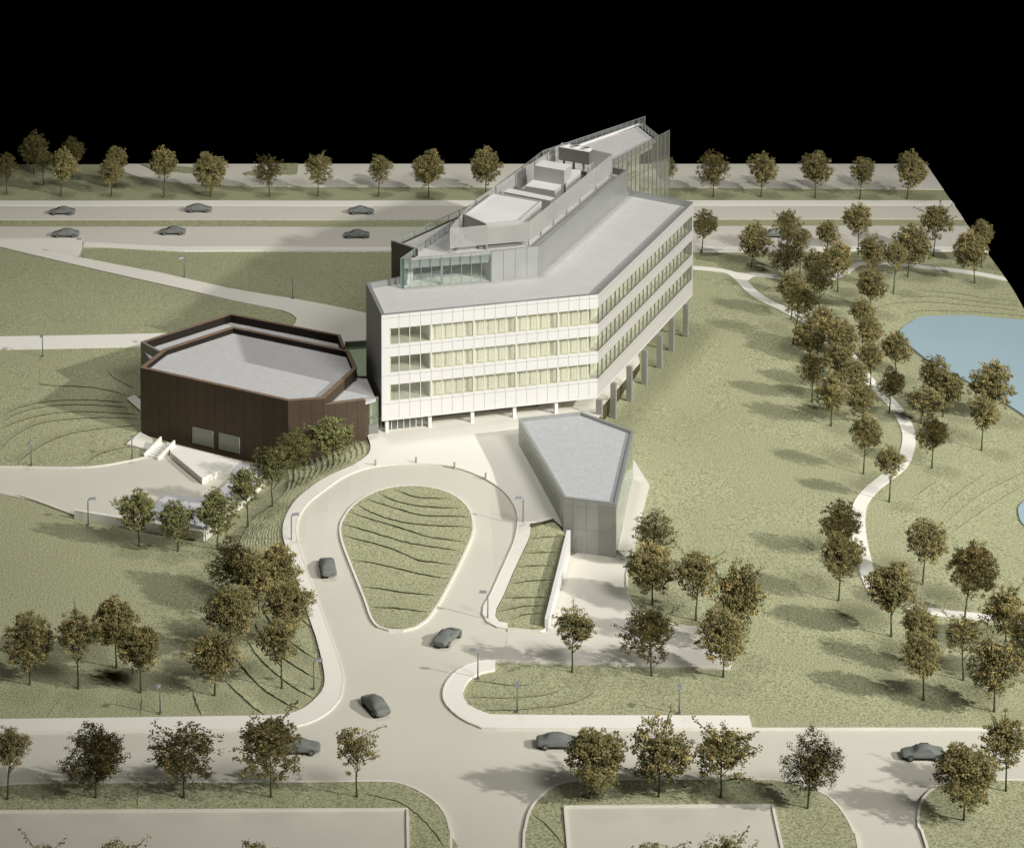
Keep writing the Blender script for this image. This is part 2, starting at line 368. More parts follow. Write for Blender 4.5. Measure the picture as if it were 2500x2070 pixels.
def inside(poly, x, y):
    c = False; n = len(poly); j = n-1
    for i in range(n):
        xi, yi = poly[i][0], poly[i][1]; xj, yj = poly[j][0], poly[j][1]
        if (yi > y) != (yj > y) and x < (xj-xi)*(y-yi)/(yj-yi)+xi: c = not c
        j = i
    return c
def sheet(name, wp, off, mat_, side=None, thick=.5, grid=2.5, flatz=None, kind='structure', parent=None, edge=None):
    """sheet draped over the terrain with an edge all round"""
    poly = ccw(wp); b = [Vector(p) for p in poly]
    xs = [p[0] for p in poly]; ys = [p[1] for p in poly]; pts = list(b); m = len(b)
    if flatz is None:
        gx = np.arange(min(xs)+grid/2, max(xs), grid); gy = np.arange(min(ys)+grid/2, max(ys), grid)
        for x in gx:
            for y in gy:
                if inside(poly, x, y): pts.append(Vector((x, y)))
    edges = [(i, (i+1) % m) for i in range(m)]
    r = delaunay_2d_cdt(pts, edges, [], 1, 1e-4)
    V, Fc = r[0], r[2]
    z = Tn([p[0] for p in V], [p[1] for p in V], side)+off if flatz is None else np.full(len(V), flatz)
    o = MB()
    fs = []
    for f in Fc:
        a = sum(V[f[i]][0]*V[f[(i+1) % len(f)]][1]-V[f[(i+1) % len(f)]][0]*V[f[i]][1] for i in range(len(f)))
        fs.append(tuple(f) if a > 0 else tuple(reversed(f)))
    o.add([(p[0], p[1], z[i]) for i, p in enumerate(V)], fs, 0)
    zb = Tn([p[0] for p in b], [p[1] for p in b], side)+off if flatz is None else np.full(m, flatz)
    for i in range(m):
        j = (i+1) % m
        o.add([(b[i][0], b[i][1], zb[i]-thick), (b[j][0], b[j][1], zb[j]-thick), (b[j][0], b[j][1], zb[j]), (b[i][0], b[i][1], zb[i])], [(0, 1, 2, 3)], 1)
    ob = o.build(name, [mat_, edge or mat_], parent)
    if kind and not parent: tag(ob, kind=kind)
    return ob
def proj(pts, off=0, side=None): return [P(u, v, off, side) for u, v in pts]
def ribbon(mb, pts, w, h, side=None, off=0.0, closed=False, mi=0):
    """kerb: a low strip along world points"""
    n = len(pts); rows = []
    zs = Tn([p[0] for p in pts], [p[1] for p in pts], side)+off
    for i in range(n):
        a = pts[i-1] if (i > 0 or closed) else pts[i]; b = pts[(i+1) % n] if (i < n-1 or closed) else pts[i]
        d = (Vector(b[:2])-Vector(a[:2])); d = d.normalized() if d.length > 1e-6 else Vector((1, 0)); nn = Vector((-d.y, d.x))*w/2
        p = Vector(pts[i][:2]); l = p+nn; r = p-nn
        rows.append([(l.x, l.y, zs[i]-.3), (l.x, l.y, zs[i]+h), (r.x, r.y, zs[i]+h), (r.x, r.y, zs[i]-.3)])
    vs = [q for r in rows for q in r]; fs = []
    for i in range(n if closed else n-1):
        j = (i+1) % n
        for k in range(3): fs.append((i*4+k, i*4+k+1, j*4+k+1, j*4+k))
    mb.add(vs, fs, mi)

exec_marker = None
# ------------------------------------------------------------------ ground sheets
XL, XR, YN, YF = -112.0, 91.0, 232.0, PZ(1000, 336.8, 0)[1]
# base board
gm = MB(); nx = int((XR-XL)/1.45); ny = int((YF-YN)/1.45)
X = np.linspace(XL, XR, nx+1); Y = np.linspace(YN, YF, ny+1); XX, YY = np.meshgrid(X, Y); ZZ = Tn(XX.ravel(), YY.ravel())
gv = [(a, b, c) for a, b, c in zip(XX.ravel(), YY.ravel(), ZZ)]
gm.add(gv, [(j*(nx+1)+i, j*(nx+1)+i+1, (j+1)*(nx+1)+i+1, (j+1)*(nx+1)+i) for j in range(ny) for i in range(nx)])
tag(gm.build('ground', M['grass'], smooth=True), kind='structure')
tag(MB().box(((XL+XR)/2, (YN+YF)/2, -3.6), (XR-XL-.02, YF-YN-.02, 4.0)).build('base_board', M['farcard']), kind='structure')

def band(name, v0, v1, off, m_, x0=XL, x1=XR-.05, z=0, thick=.3):
    """straight strip across the board between two picture rows"""
    y0 = PZ(0, v1, z)[1]; y1 = min(PZ(0, v0, z)[1], YF-.02)
    return sheet(name, straight([(x0, y0), (x1, y0), (x1, y1), (x0, y1)]), off, m_, thick=thick)
# far side
far_pts = L(z1, (700,237),(690,275),(790,310),(1000,340),(1400,362),(2100,366)) + [(1344,384.5),(1944,389)]
fw = [PZ(u, v, 0) for u, v in far_pts]
fw = [(fw[0][0], YF-.02)] + fw[1:-1] + [(XR-.05, fw[-1][1]), (XR-.05, YF-.02)]
sheet('far_pavement', straight(fw), .12, M['farcard'])
band('far_verge_path', 412.5, 422.5, .20, M['white'])
band('far_road', 422.3, 449.6, .14, M['roadfar'])
band('near_far_road', 464.2, 507.5, .14, M['roadfar'])
sheet('far_kerb_path', straight(proj(L(z1, (480,684),(1000,710),(2100,712))+[(1344,507),(2022,509.5)])+proj([(2027,516.5),(1344,515.5)]+L(z1, (2100,732),(1050,733),(480,701)))), .24, M['white'])
for nm, pts in (('far_island', L(z1, (800,239),(880,275),(1110,295),(1110,262),(1010,252),(1005,238))), ('far_island', L(z1, (1385,292),(1410,283),(1560,268),(1590,262),(1595,236),(1700,236),(1692,300),(1480,308),(1400,303)))):
    sheet(nm, straight([(p[0], min(p[1], YF-.3)) for p in proj(pts)]), .3, M['grass'])
# left back walks
walk = L(z1, (-300,662),(470,664),(474,700),(443,768),(900,855),(1300,945),(1667,1005),(2140,1100),(2140,1290),(1940,1300),(1640,1180),(1680,1150),(1690,1120),(1660,1092),(1600,1070),(1300,1010),(900,918),(400,805),(0,710),(-300,640))
sheet('upper_walk', straight(proj(walk)), .22, M['plaza'])
sheet('lower_walk', straight(proj(L(z1, (-300,1226),(0,1222),(950,1203),(900,1290),(800,1275),(0,1291),(-300,1296)))), .22, M['white'])
# drive surface + front road (one sheet of beige card)
inner_left = L(z8, (-2000,974),(-1960,970)) 
sw_in = [(-260,1507),(0,1505),(300,1501.5),(570,1498),(588,1495.5),(627,1486.5),(663,1470),(687,1449),(699,1428),(703.5,1398),(699,1368),(678,1308),(652,1236),(624,1155),(611,1115),(608,1085),(614,1060),(632,1034),(666,1007),(704,981),(739,966),(779,957),(839,952.8),(899,955.4),(949,965.4),(999,986.4),(1035,1012.4),(1055,1040),(1062,1064),(1061,1086),(1053,1118),(1037,1154),(1007,1220),(992,1247),(990.6,1263),(1000,1278),(1020,1288.5),(1041,1292),(1080,1295),(1110,1296.5),(1119,1292)]
sw_out = [(-260,1480),(0,1477.5),(288,1474),(549,1470),(588,1467),(621,1456),(651,1431),(664,1410),(664.5,1380),(651,1320),(637,1278),(612,1202),(590,1135),(580,1101),(583,1069),(604.8,1030),(648,993.6),(690,971),(720,957.6),(739,947),(755,934),(760,918),(751,890)]
isl_r_out = [(1015.5,1356),(978,1360.5),(939,1377),(915,1404),(909,1428),(916.5,1449),(942,1473),(978,1491),(1017,1497),(1218,1497.6),(1542,1497.3)]
isl_r_in = [(1015.5,1375.5),(987,1381.5),(960,1398),(949.5,1422),(954,1440),(975,1456.5),(1005,1467.6),(1218,1470),(1536,1470.6)]
W_in = spline(proj(sw_in, 0, 'A'), step=1.0); W_out = spline(proj(sw_out, 0, 'A'), step=1.0)
front = [(2480,1497.5),(2480,2080),(-300,2080)]
Wr_out = spline(proj(isl_r_out), step=1.0)
drive = list(W_in) + [Vector(P(u, v)[:2]) for u, v in [(1119,1300),(1117,1340),(1092,1359)]] + list(Wr_out) + [Vector(PZ(u, v, 0)) for u, v in [(1700,1497.3),(2480,1497.5)]] + [Vector((XR-.05, YN+.1)), Vector((XL+.05, YN+.1))]
drive = [Vector((min(max(p[0], XL+.05), XR-.05), max(p[1], YN+.1))) for p in drive]
sheet('drive', straight(drive, step=3), .10, M['road'], side=None)
# white pavement round the drive, left side, with plaza
plaza_r = [(1062,1064),(1064,1072),(1087,1072),(1137,1065.5)]
pl = [(1075,880),(1200,872),(1233,852),(1236,832),(1313,743),(1290,660),(1000,640),(760,680),(751,760)]
i_top = 20
k = min(range(len(W_in)), key=lambda i: (W_in[i]-Vector(P(1062, 1064, 0, 'A')[:2])).length)
pav = list(W_out)[::-1][:0] + list(W_out) + [Vector(P(u, v, .27, 'A')[:2]) for u, v in reversed(pl)] + [Vector(P(1137, 1065.5, .27, 'A')[:2]), Vector(P(1087, 1072, .27, 'A')[:2])]
Wp0 = Vector(PZ(1156, 1019.2, 6.8)); Wq0 = Vector(PZ(1063.6, 857.3, 6.8))
sw2 = [(1087,1072),(1087,1094),(1068,1137.6),(1050,1177),(1032,1220),(1018,1247),(1015.5,1262),(1023,1272.6),(1041,1276),(1041,1292)]
pav = list(W_out) + [Vector(P(u, v, .27, 'A')[:2]) for u, v in reversed(pl)] + [Wq0+Vector((.25, .4)), Wp0+Vector((.25, 0))] + [Vector(P(1137, 1065.5, .27, 'A')[:2])] + spline(proj(sw2, .27, 'A'), step=1.0)
kk = min(range(len(W_in)), key=lambda i: (W_in[i]-Vector(P(1041, 1292, 0, 'A')[:2])).length)
pav += list(W_in[:kk+1])[::-1]
sheet('pavement', pav, .27, M['plaza'], side='A', thick=3.2, edge=M['cut'])
# kerb lines (thin raised white rims)
kb = MB()
def kerb(pts_d, w=.22, h=.16, side=None, closed=False, sp=True, off=.12):
    w_ = proj(pts_d, 0, side); w_ = spline(w_, closed, 1.0) if sp else straight(w_, closed, 2.0)
    ribbon(kb, w_, w, h, side, off, closed)
ribbon(kb, W_in, .15, .19, 'A', .10)
# loop island
loop = L(z5, (480,672),(370,680),(250,715),(150,780),(95,850),(72,910),(85,1000),(150,1170),(210,1320),(250,1430),(290,1475),(350,1493),(430,1495),(500,1478),(560,1440),(620,1360),(700,1220),(780,1060),(825,950),(830,890),(815,820),(770,760),(690,710),(580,680))
lw = spline(proj(loop, .1, 'A'), True, 1.0)
sheet('loop_island', lw, .34, M['grass'], side='A', edge=M['white'])
ribbon(kb, lw, .26, .25, 'A', .10, True)
# strip between pavement and retaining wall
strip = spline(proj(sw2[:-1], .25, 'A'), step=1.0) + [Vector(P(u, v, .2, 'A')[:2]) for u, v in [(1041,1291),(1080,1293),(1111,1295)]]
Wf = Vector(PZ(1121, 1291, 0)); Wr = Vector(PZ(1166, 1139.4, 0)); Wp = Vector(PZ(1156, 1019.2, 6.8)); Wq = Vector(PZ(1063.6, 857.3, 6.8))
strip += [Wf+Vector((-.15, 1.2)), Wr+Vector((-.15, 0)), Wr+Vector((-.9, 2.0)), Vector(PZ(1136.4, 1067.5, 2.6))]
sheet('bank_strip', strip, .07, M['grass'], side='A', thick=3.0, grid=1.6)
kerb([(1041,1291.5),(1080,1294.5),(1108,1296.5),(1118,1293)], side='A')
# lower right island pavement
isl = list(Wr_out) + [Vector(P(1542,1494)[:2])] + [Vector(P(1536,1470.6)[:2])] + spline(proj(isl_r_in, 0), step=1.0)[::-1]
sheet('island_pavement', isl, .27, M['white'])
ribbon(kb, Wr_out, .2, .2, None, .10)
kerb([(1542,1496.5),(1800,1496.5),(2480,1496.5)], sp=False)
# forecourt
fc = [(1041,1300),(1112,1299),(1122,1293),(1166,1141),(1190,1130),(1262,1140),(1290,1130),(1300,1127),(1287.6,1170),(1285.8,1188),(1290,1227),(1317,1260),(1377,1282.5),(1437,1288.5),(1478,1290),(1485,1323),(1498.5,1371.6),(1332,1366.5),(1092,1359),(1030,1356)]
sheet('forecourt', straight(proj(fc, .1, 'B'), step=1.5), .13, M['forecourt'], side='B')
kerb([(1300,1127),(1287.6,1170),(1285.8,1188),(1290,1227),(1317,1260),(1377,1282.5),(1437,1288.5)], side='B')
kerb([(1015.5,1356),(1092,1359),(1332,1366.5),(1498.5,1371.6)], side='B', sp=False)
kerb([(1498.5,1371.6),(1485,1323),(1480,1300)], side='B', sp=False)
sheet('pavilion_pad', straight(proj([(1262,1150),(1225,1145),(1260,1000),(1290,935),(1300,941.4),(1331.9,993.6),(1300,1127)], .2, 'B'), step=1.5), .16, M['forecourt'], side='B')
# bottom verges and lots
vl = [(-260,1622),(0,1615.5),(30,1611.6),(450,1608),(630,1607.4),(768,1605.6),(813,1608),(852,1621.5),(888,1644),(912,1671),(922.5,1704),(925,1739),(925,2060)]
def verge(pts, tail):
    w_ = spline(proj(pts), step=1.0); t_ = [Vector(PZ(u, v, 0)) for u, v in tail]
    q = [Vector((min(max(p[0], XL+.1), XR-.1), max(p[1], YN+.15))) for p in list(w_)+t_]
    q2 = [q[0]]
    for p in q[1:]:
        if (p-q2[-1]).length > .05: q2.append(p)
    sheet('verge', q2, .30, M['grass'], edge=M['white']); ribbon(kb, [p for p in w_ if p[1] > YN+.3 and XL < p[0] < XR], .26, .24, None, .10)
verge(vl, [(-300,2060)])
vm = [(1070,2060),(1074,1739),(1077,1704),(1086,1668),(1107,1638),(1143,1614),(1188,1605),(1212,1604),(1400,1603.5),(1584,1603),(1617,1608),(1680,1627.5),(1710,1647),(1734,1677),(1752,1713),(1760,1739),(1800,2060)]
verge(vm, [])
vr = [(1980,2060),(1900.5,1739),(1884,1698),(1884,1668),(1893,1641),(1920,1617),(1965,1605),(2100,1603.5),(2500,1603)]
verge(vr, [(2600,2060)])
def lot(pts, kerbpts):
    q = [Vector((max(p[0], XL+.2), max(p[1], YN+.2))) for p in [PZ(u, v, .3) for u, v in pts]]
    sheet('parking_lot', straight(q, step=3), .34, M['road'])
    kq = [Vector((max(p[0], XL+.2), max(p[1], YN+.3))) for p in [PZ(u, v, .3) for u, v in kerbpts]]
    ribbon(kb, straight(kq, False, 2), .28, .16, None, .34)
lot([(-260,1666),(0,1664.5),(630,1661),(835.5,1660),(835,2060),(-300,2060)], [(-200,1665.5),(0,1664.5),(630,1661),(835.5,1660),(835,2060)])
lot([(1158,1655),(1584,1651.5),(1603.5,1739),(1680,2060),(1175,2060),(1165.5,1739)], [(1175,2060),(1165.5,1739),(1158,1655),(1584,1651.5),(1603.5,1739),(1680,2060)])
# service court, left
crt = [(-260,958),(0,959.5),(144,961),(216,956),(302,939),(300,925),(420,935),(540,950),(545,985),(520,1000),(430,1090),(418,1102),(155,1052),(54,1022),(0,1012),(-260,980)]
sheet('service_court', straight(proj(crt, .1, 'A'), step=1.5), .14, M['road'], side='A')
kerb([(-260,958),(0,959.5),(144,961),(216,956),(302,939)], side='A', w=.3)
kerb([(-260,980),(0,1012),(54,1022),(154,1058)], side='A')
# narrow white pads at the hall's left end
sheet('hall_pad', straight(proj(L(z4, (722,170),(765,150),(800,175),(800,240)), .2, 'A'), step=1.5), .3, M['white'], side='A')
sheet('hall_pad', straight(proj(L(z4, (720,428),(800,362),(870,400),(870,440),(840,460)), .2, 'A'), step=1.5), .3, M['white'], side='A')
# curving park path
def path(name, pts, w):
    c = spline(proj(pts, .1, 'B'), step=1.0); l, r = [], []
    for i in range(len(c)):
        d = (c[min(i+1, len(c)-1)]-c[max(i-1, 0)]).normalized(); n = Vector((-d.y, d.x))*w/2; l.append(c[i]+n); r.append(c[i]-n)
    q = l+r[::-1]; q = [Vector((min(p[0], XR-.1), p[1])) for p in q]
    return sheet(name, q, .12, M['white'], side='B', thick=.3)
path('park_path', L(z3, (180,818),(330,832),(430,852),(490,895),(540,948),(620,1005),(740,1062),(900,1150),(1080,1290),(1160,1390),(1215,1462),(1290,1535)) + L(z6, (1370,220),(1420,300),(1445,380),(1432,470),(1395,550),(1315,615),(1230,685),(1172,760),(1155,850),(1163,960),(1188,1080),(1222,1200),(1290,1300),(1480,1360),(1640,1388),(1900,1415),(2150,1450)), 1.75)
path('park_path', L(z3, (455,868),(560,862),(750,878),(900,888),(1000,880),(1060,858),(1120,818),(1200,798),(1400,806),(1560,822),(1800,850),(2060,900)), 1.7)
sheet('park_path', straight(proj(L(z3, (400,838),(570,860),(530,885),(518,915),(500,905),(470,880)), .15, 'B'), step=1), .125, M['white'], side='B', thick=.3)
# pond
pond = [(1845,682),(1859,666),(1891,649),(1940,647),(1992,647),(2100,656),(2132,659),(2262,850),(2398,1050),(2440,1130),(2250,1118),(2115,1085),(2088,1049),(2100,1026),(2150,985),(2140,900),(2100,851),(1992,785),(1920,749),(1866,708)]
pw = spline([PZ(u, v, -.35) for u, v in pond], True, 1.2); pw = [Vector((min(p[0], XR-.1), p[1])) for p in pw]
pq = [pw[0]]
for p in pw[1:]:
    if (p-pq[-1]).length > .08: pq.append(p)
sheet('water', pq, 0, M['water'], flatz=-.30, thick=.8)
tag(kb.build('kerb', M['kerb']), kind='structure')

# contour steps: the edge of each layer of board
cs = MB()
rnd = random.Random(3)
def contour(pts, h=.17, side=None, off=0.0, up=(0, 1), w=1.3, base=0.0, light=False):
    c = spline(proj(pts, base, side), step=.55)
    if len(c) < 3: return
    rows = []; zs = Tn([p[0] for p in c], [p[1] for p in c], side)+base
    u = Vector(up)
    for i, p in enumerate(c):
        d = (c[min(i+1, len(c)-1)]-c[max(i-1, 0)]).normalized(); n = Vector((-d.y, d.x))
        if n.dot(u) < 0: n = -n
        j = rnd.uniform(-.06, .06); e = min(1, min(i, len(c)-1-i)/4+.1)
        p = p+n*j; q = p+n*w; p.x = min(p.x, XR-.3); q.x = min(q.x, XR-.1); zq = T(q.x, q.y, side)+base
        rows.append([(p.x, p.y, zs[i]-.1), (p.x, p.y, zs[i]+h*e*rnd.uniform(.8, 1.15)), (q.x, q.y, zq-.01)])
    vs = [a for r in rows for a in r]; n_ = len(rows)
    cs.add(vs, [(i*3, i*3+1, i*3+4, i*3+3) for i in range(n_-1)], 0 if light else 1)
    cs.add(vs, [(i*3+1, i*3+2, i*3+5, i*3+4) for i in range(n_-1)], 0)
for pts in ([(375,685),(440,710),(500,732),(570,738),(700,738)], [(290,703),(330,730),(400,758),(500,780),(620,792),(720,793),(775,787)],
    [(215,740),(300,768),(400,800),(520,832),(620,840),(812,842)], [(165,768),(240,815),(330,850),(430,875),(550,890),(700,897),(822,902)],
    [(115,812),(220,850),(340,885),(450,920),(590,962),(700,975),(785,985)], [(80,880),(200,918),(330,955),(450,990),(600,1015),(758,1037)],
    [(92,950),(200,980),(320,1012),(430,1052),(520,1092),(620,1105),(728,1117)], [(140,1087),(280,1112),(420,1145),(550,1175),(683,1192)],
    [(198,1240),(330,1258),(450,1278),(628,1292)], [(243,1355),(400,1367),(578,1385)], [(330,1470),(430,1480)]):
    contour(L(z5, *pts), side='A', base=.34)
for pts in ([(1158,968),(1240,960),(1335,952)], [(1117,1050),(1220,1046),(1320,1042)], [(1087,1128),(1200,1122),(1298,1118)], [(1038,1225),(1150,1210),(1285,1200)],
    [(1003,1303),(1120,1305),(1262,1298)], [(964,1385),(1060,1365),(1150,1352),(1250,1345)], [(1050,1425),(1120,1402),(1238,1390)], [(1140,1485),(1225,1468)]):
    contour(L(z5, *pts), side='A', base=.07)
for f, pts in ((z8, [(1258,590),(1400,605),(1560,625),(1720,607)]), (z8, [(1215,703),(1500,708),(1750,690),(1850,660),(1890,640)]), (z8, [(1292,797),(1600,788),(1850,755),(2000,720),(2060,705)]),
    (z9, [(-20,705),(60,695),(150,670),(220,640)]), (z9, [(0,782),(150,768),(300,735),(400,680),(440,600)]), (z9, [(30,600),(70,560),(92,510)])):
    contour(L(f, *pts), h=.10)
for f, pts in ((z8, [(500,1340),(540,1365),(740,1412),(850,1470),(950,1560),(1040,1670),(1080,1736)]), (z8, [(1672,1495),(1780,1580),(1870,1680),(1920,1736)]), (z7, [(175,1380),(160,1430),(150,1472)]), (z7, [(945,1310),(942,1470)]), (z7, [(1585,1410),(1600,1440),(1620,1468)])):
    contour(L(f, *pts), h=.10, base=.30, up=(.6, 1))
for pts in ([(1540,590),(1640,690),(1740,780),(1825,835)], [(1610,440),(1700,550),(1800,650),(1940,740),(2060,790)], [(1680,300),(1760,420),(1880,540),(2000,630),(2100,690),(2160,712)],
    [(1740,190),(1790,290),(1900,410),(2000,480),(2100,545),(2200,582)], [(1780,80),(1860,200),(1960,300),(2100,410),(2170,438)], [(1960,60),(2010,120),(2100,205),(2160,250)], [(2060,120),(2110,160)], [(1320,660),(1350,760),(1380,838)]):
    contour(L(z7, *pts), side='A', up=(1, .4), h=.15)
for pts in ([(970,690),(965,850)], [(430,690),(350,800),(325,856)]): contour(L(z7, *pts), h=.07, up=(1, .4))
for pts in ([(0,270),(100,225),(250,190),(450,178),(720,190)], [(0,310),(100,255),(250,218),(450,205),(740,220)], [(0,345),(120,295),(300,255),(500,245),(795,260)],
    [(0,470),(60,400),(200,320),(400,288),(620,278),(795,285)], [(100,535),(200,460),(350,385),(550,345),(795,320)], [(480,545),(560,490),(700,450),(830,445)],
    [(225,65),(235,90),(340,98),(500,105),(640,130),(735,155)], [(610,5),(640,45),(720,90),(785,120)]):
    contour(L(z4, *pts), side='A', h=.12)
lf_ = [(586,959),(590,984),(583.5,1011),(559,1036),(520,1064),(492,1108),(486,1135)]
rg_ = [(747,899.5),(753.5,930),(714,955),(632,1003),(594,1042),(576,1075),(574,1125)]
for k in range(14):
    t = (k+.2)/14
    tt = [t, t, t, t**.75, t, t, t]
    contour([(a[0]*(1-w_)+b[0]*w_, a[1]*(1-w_)+b[1]*w_) for a, b, w_ in zip(lf_, rg_, tt)], side='A', up=(1, .1), h=.11, w=.45)
for f, pts in ((z3, [(1480,955),(1700,970),(1900,1000),(2100,1018)]), (z3, [(1450,995),(1600,988),(1850,1020),(2100,1045)]), (z3, [(1240,1060),(1350,1030),(1550,1020),(1850,1045),(2110,1072)]),
    (z3, [(1410,1120),(1440,1085),(1550,1070),(1850,1078),(2120,1100)]), (z3, [(580,970),(640,940),(700,930)]), (z6, [(1480,720),(1600,640)]), (z6, [(1620,810),(1680,740),(1890,590)]),
    (z6, [(1650,880),(1800,750),(1950,660),(2100,590)]), (z6, [(1670,945),(1760,880),(1950,750),(2100,660)])):
    contour(L(f, *pts), h=.07, side='B')
contour(L(z6, (90,-420),(110,-250),(92,-100),(92,0),(95,130),(250,360),(500,690),(700,880),(800,950),(1000,1040)), h=.06, side='B', up=(-1, -.2), light=True)
for pts in ([(-100,345),(0,352),(100,362),(250,390),(400,415)], ): contour(L(z1, *pts), h=.06)
tag(cs.build('grass_steps', [M['grass'], M['cut']]), kind='structure')

# ================================================================== OFFICE BUILDING
ZS, ZR, ZU = 5.35, 19.4, 22.8            # soffit, parapet top of the lower block, parapet top of the upper block
bo = empty('office_building', (*PZ(900, 800, 3), 3.0))
tag(bo, 'bent white panelled office building with ribbon windows, raised on columns, louvred plant on its roof', 'building')
q = lambda pts, z: [PZ(u, v, z) for u, v in pts]
A_, B_, C_, D_, E_ = q([(782.4,646.3),(1226.6,603.5),(1422.5,414.5),(1288,389.4),(750.7,580)], ZR)
FB = q([(900,553)], ZR)[0]
low = ccw([A_, B_, C_, D_, FB, E_]); iA = 0
low = [A_, B_, C_, D_, FB, E_]
assert ccw(low)[0] == tuple(A_), 'order'
bands = [(17.55, ZR), (13.75, 15.3), (9.95, 11.5), (ZS, 7.7)]   # solid
wins = [(15.3, 17.55), (11.5, 13.75), (7.7, 9.95)]
TH_W = .45
def part(mb, name, m_, parent=bo, **k): return mb.build(name, m_, parent, **k)
# facade panels (front and right) + side walls
for i, nm in ((0, 'front'), (1, 'right')):
    for z0, z1_ in bands:
        m = MB(); m.seg(low, i, z0, z1_, TH_W); part(m, 'facade_panel', M['panel' if i == 0 else 'panelshade'])  # right facade gets the panel colour with shade painted in
    m = MB()
    t0 = .030 if i == 0 else .0
    if i == 0:
        for z0, z1_ in wins: part(MB().seg(low, 0, z0, z1_, TH_W, t0=0, t1=.030), 'corner_panel', M['panel'])
nF = 20.4; nR = 25
# joints on the front: thin grooves laid 6 mm proud
jm = MB(); a, b = Vector(A_), Vector(B_); d = b-a; Lf = d.length; dn = d.normalized(); nn = Vector((dn.y, -dn.x)); ang = math.atan2(dn.y, dn.x)
mod = Lf/20.42
for k in range(20):
    s_ = mod*(1.6+k-.0)
    if s_ > Lf-.3: break
    for z0, z1_ in bands:
        p = a+dn*s_+nn*.003; jm.box((p.x, p.y, (z0+z1_)/2), (.05, .012, z1_-z0-.02), ang)
for zz in (18.95, 14.95, 11.15, 7.35):
    p = a+dn*Lf/2+nn*.003; jm.box((p.x, p.y, zz), (Lf-.1, .014, .05), ang)
a2, b2 = Vector(B_), Vector(C_); d2 = b2-a2; Lr = d2.length; dn2 = d2.normalized(); nn2 = Vector((dn2.y, -dn2.x)); ang2 = math.atan2(dn2.y, dn2.x)
for zz in (18.9, 14.9, 11.1, 7.3):
    p = a2+dn2*Lr/2+nn2*.003; jm.box((p.x, p.y, zz), (Lr-.1, .014, .05), ang2)
part(jm, 'panel_joint', M['joint'])
# windows: groups of four bays
def window(a, dn, nn, ang, s0, s1, z0, z1_, nb, mm, mw, cols):
    g = MB(); p = a+dn*(s0+s1)/2-nn*.16; g.box((p.x, p.y, (z0+z1_)/2), (s1-s0, .03, z1_-z0-.01), ang)
    w = part(g, 'window', M['glass'])
    m = MB()
    for k in range(nb+1):
        s_ = s0+(s1-s0)*k/nb
        if k == nb and s1 > Lf-.5 and nn == nn_front: continue
        p = a+dn*min(max(s_, s0+mw/2), s1-mw/2)-nn*.10; m.box((p.x, p.y, (z0+z1_)/2), (mw, .16, z1_-z0-.006), ang)
    p = a+dn*(s0+s1)/2-nn*.10
    for zz in (z0+.03, z1_-.03): m.box((p.x, p.y, zz), (s1-s0, .14, .05), ang)
    if cols:
        p = a+dn*(s1-.02)-nn*.21; m.box((p.x, p.y, (z0+z1_)/2), (.36, .12, z1_-z0-.006), ang)
    fr = m.build('frame', mm, w, world=False); 
nn_front = nn
for z0, z1_ in wins:
    s = mod*.62
    for gi in range(5):
        s1 = mod*(1.6+3+4*gi) if gi < 4 else Lf-.06
        nb = 4 if gi < 4 else 4
        window(a, dn, nn, ang, s, s1-.01, z0, z1_, nb, M['mullion'], .09, gi < 4); s = s1
    ng = 6; u0 = .35; u1 = Lr-.6
    for gi in range(ng):
        window(a2, dn2, nn2, ang2, u0+(u1-u0)*gi/ng, u0+(u1-u0)*(gi+1)/ng-.01, z0, z1_, 4, M['mulliondark'], .14, False)
    m = MB()
    p = a2+dn2*(Lr-.3)-nn2*.25; m.box((p.x, p.y, (z0+z1_)/2), (.56, .4, z1_-z0-.006), ang2); part(m, 'corner_post', M['panelshade'])
    p = a2+dn2*.2-nn2*.22; 
# floors and core inside
inn = inset(low, TH_W+.02)
core = inset(low, 3.0)
for z0, z1_ in bands:
    part(MB().prism(inn, min(z1_-.03, ZR-1.2), z0+.02), 'floor_slab', M['floor'])
def strip_pt(o, dn_, nn_, s_, dep): p = o+dn_*s_-nn_*dep; return (p.x, p.y, 11.6)
part(MB().bar(strip_pt(a, dn, nn, mod*4.7, 1.0), strip_pt(a, dn, nn, Lf-.9, 1.0), .12, 12.0), 'interior_wall', M['inner'])
part(MB().bar(strip_pt(a, dn, nn, .6, 4.0), strip_pt(a, dn, nn, mod*4.7, 4.0), .12, 12.0), 'interior_wall', M['innergrey'])
part(MB().bar(strip_pt(a2, dn2, nn2, 1.4, 1.5), strip_pt(a2, dn2, nn2, Lr-.5, 1.5), .12, 12.0), 'interior_wall', M['inner'])
# cross partitions between bays, at the columns
pm = MB()
for k in range(1, 2):
    p = a+dn*mod*(.6+4*k)-nn*2.4
    pm.box((a+dn*mod*(.6+4*k)-nn*(.9 if k > 1 else 2.2)).to_3d()+Vector((0, 0, 11.3)), (.15, 1.1 if k > 1 else 3.5, 11.3), ang)
part(pm, 'partition', M['inner'])
part(MB().prism(low, ZS, ZS-.25), 'soffit', M['panel'])
# left end wall and back walls, down to the ground
for i, z0 in ((5, ZS), (2, ZS), (3, 3.0), (4, 3.0)):
    part(MB().seg(low, i, z0, ZR-.01, TH_W), 'end_wall', M['metaldark'] if i != 2 else M['metal'])
part(MB().seg(low, 5, 2.9, ZS-.25, TH_W, t0=.0, t1=.86), 'end_wall', M['metaldark'])
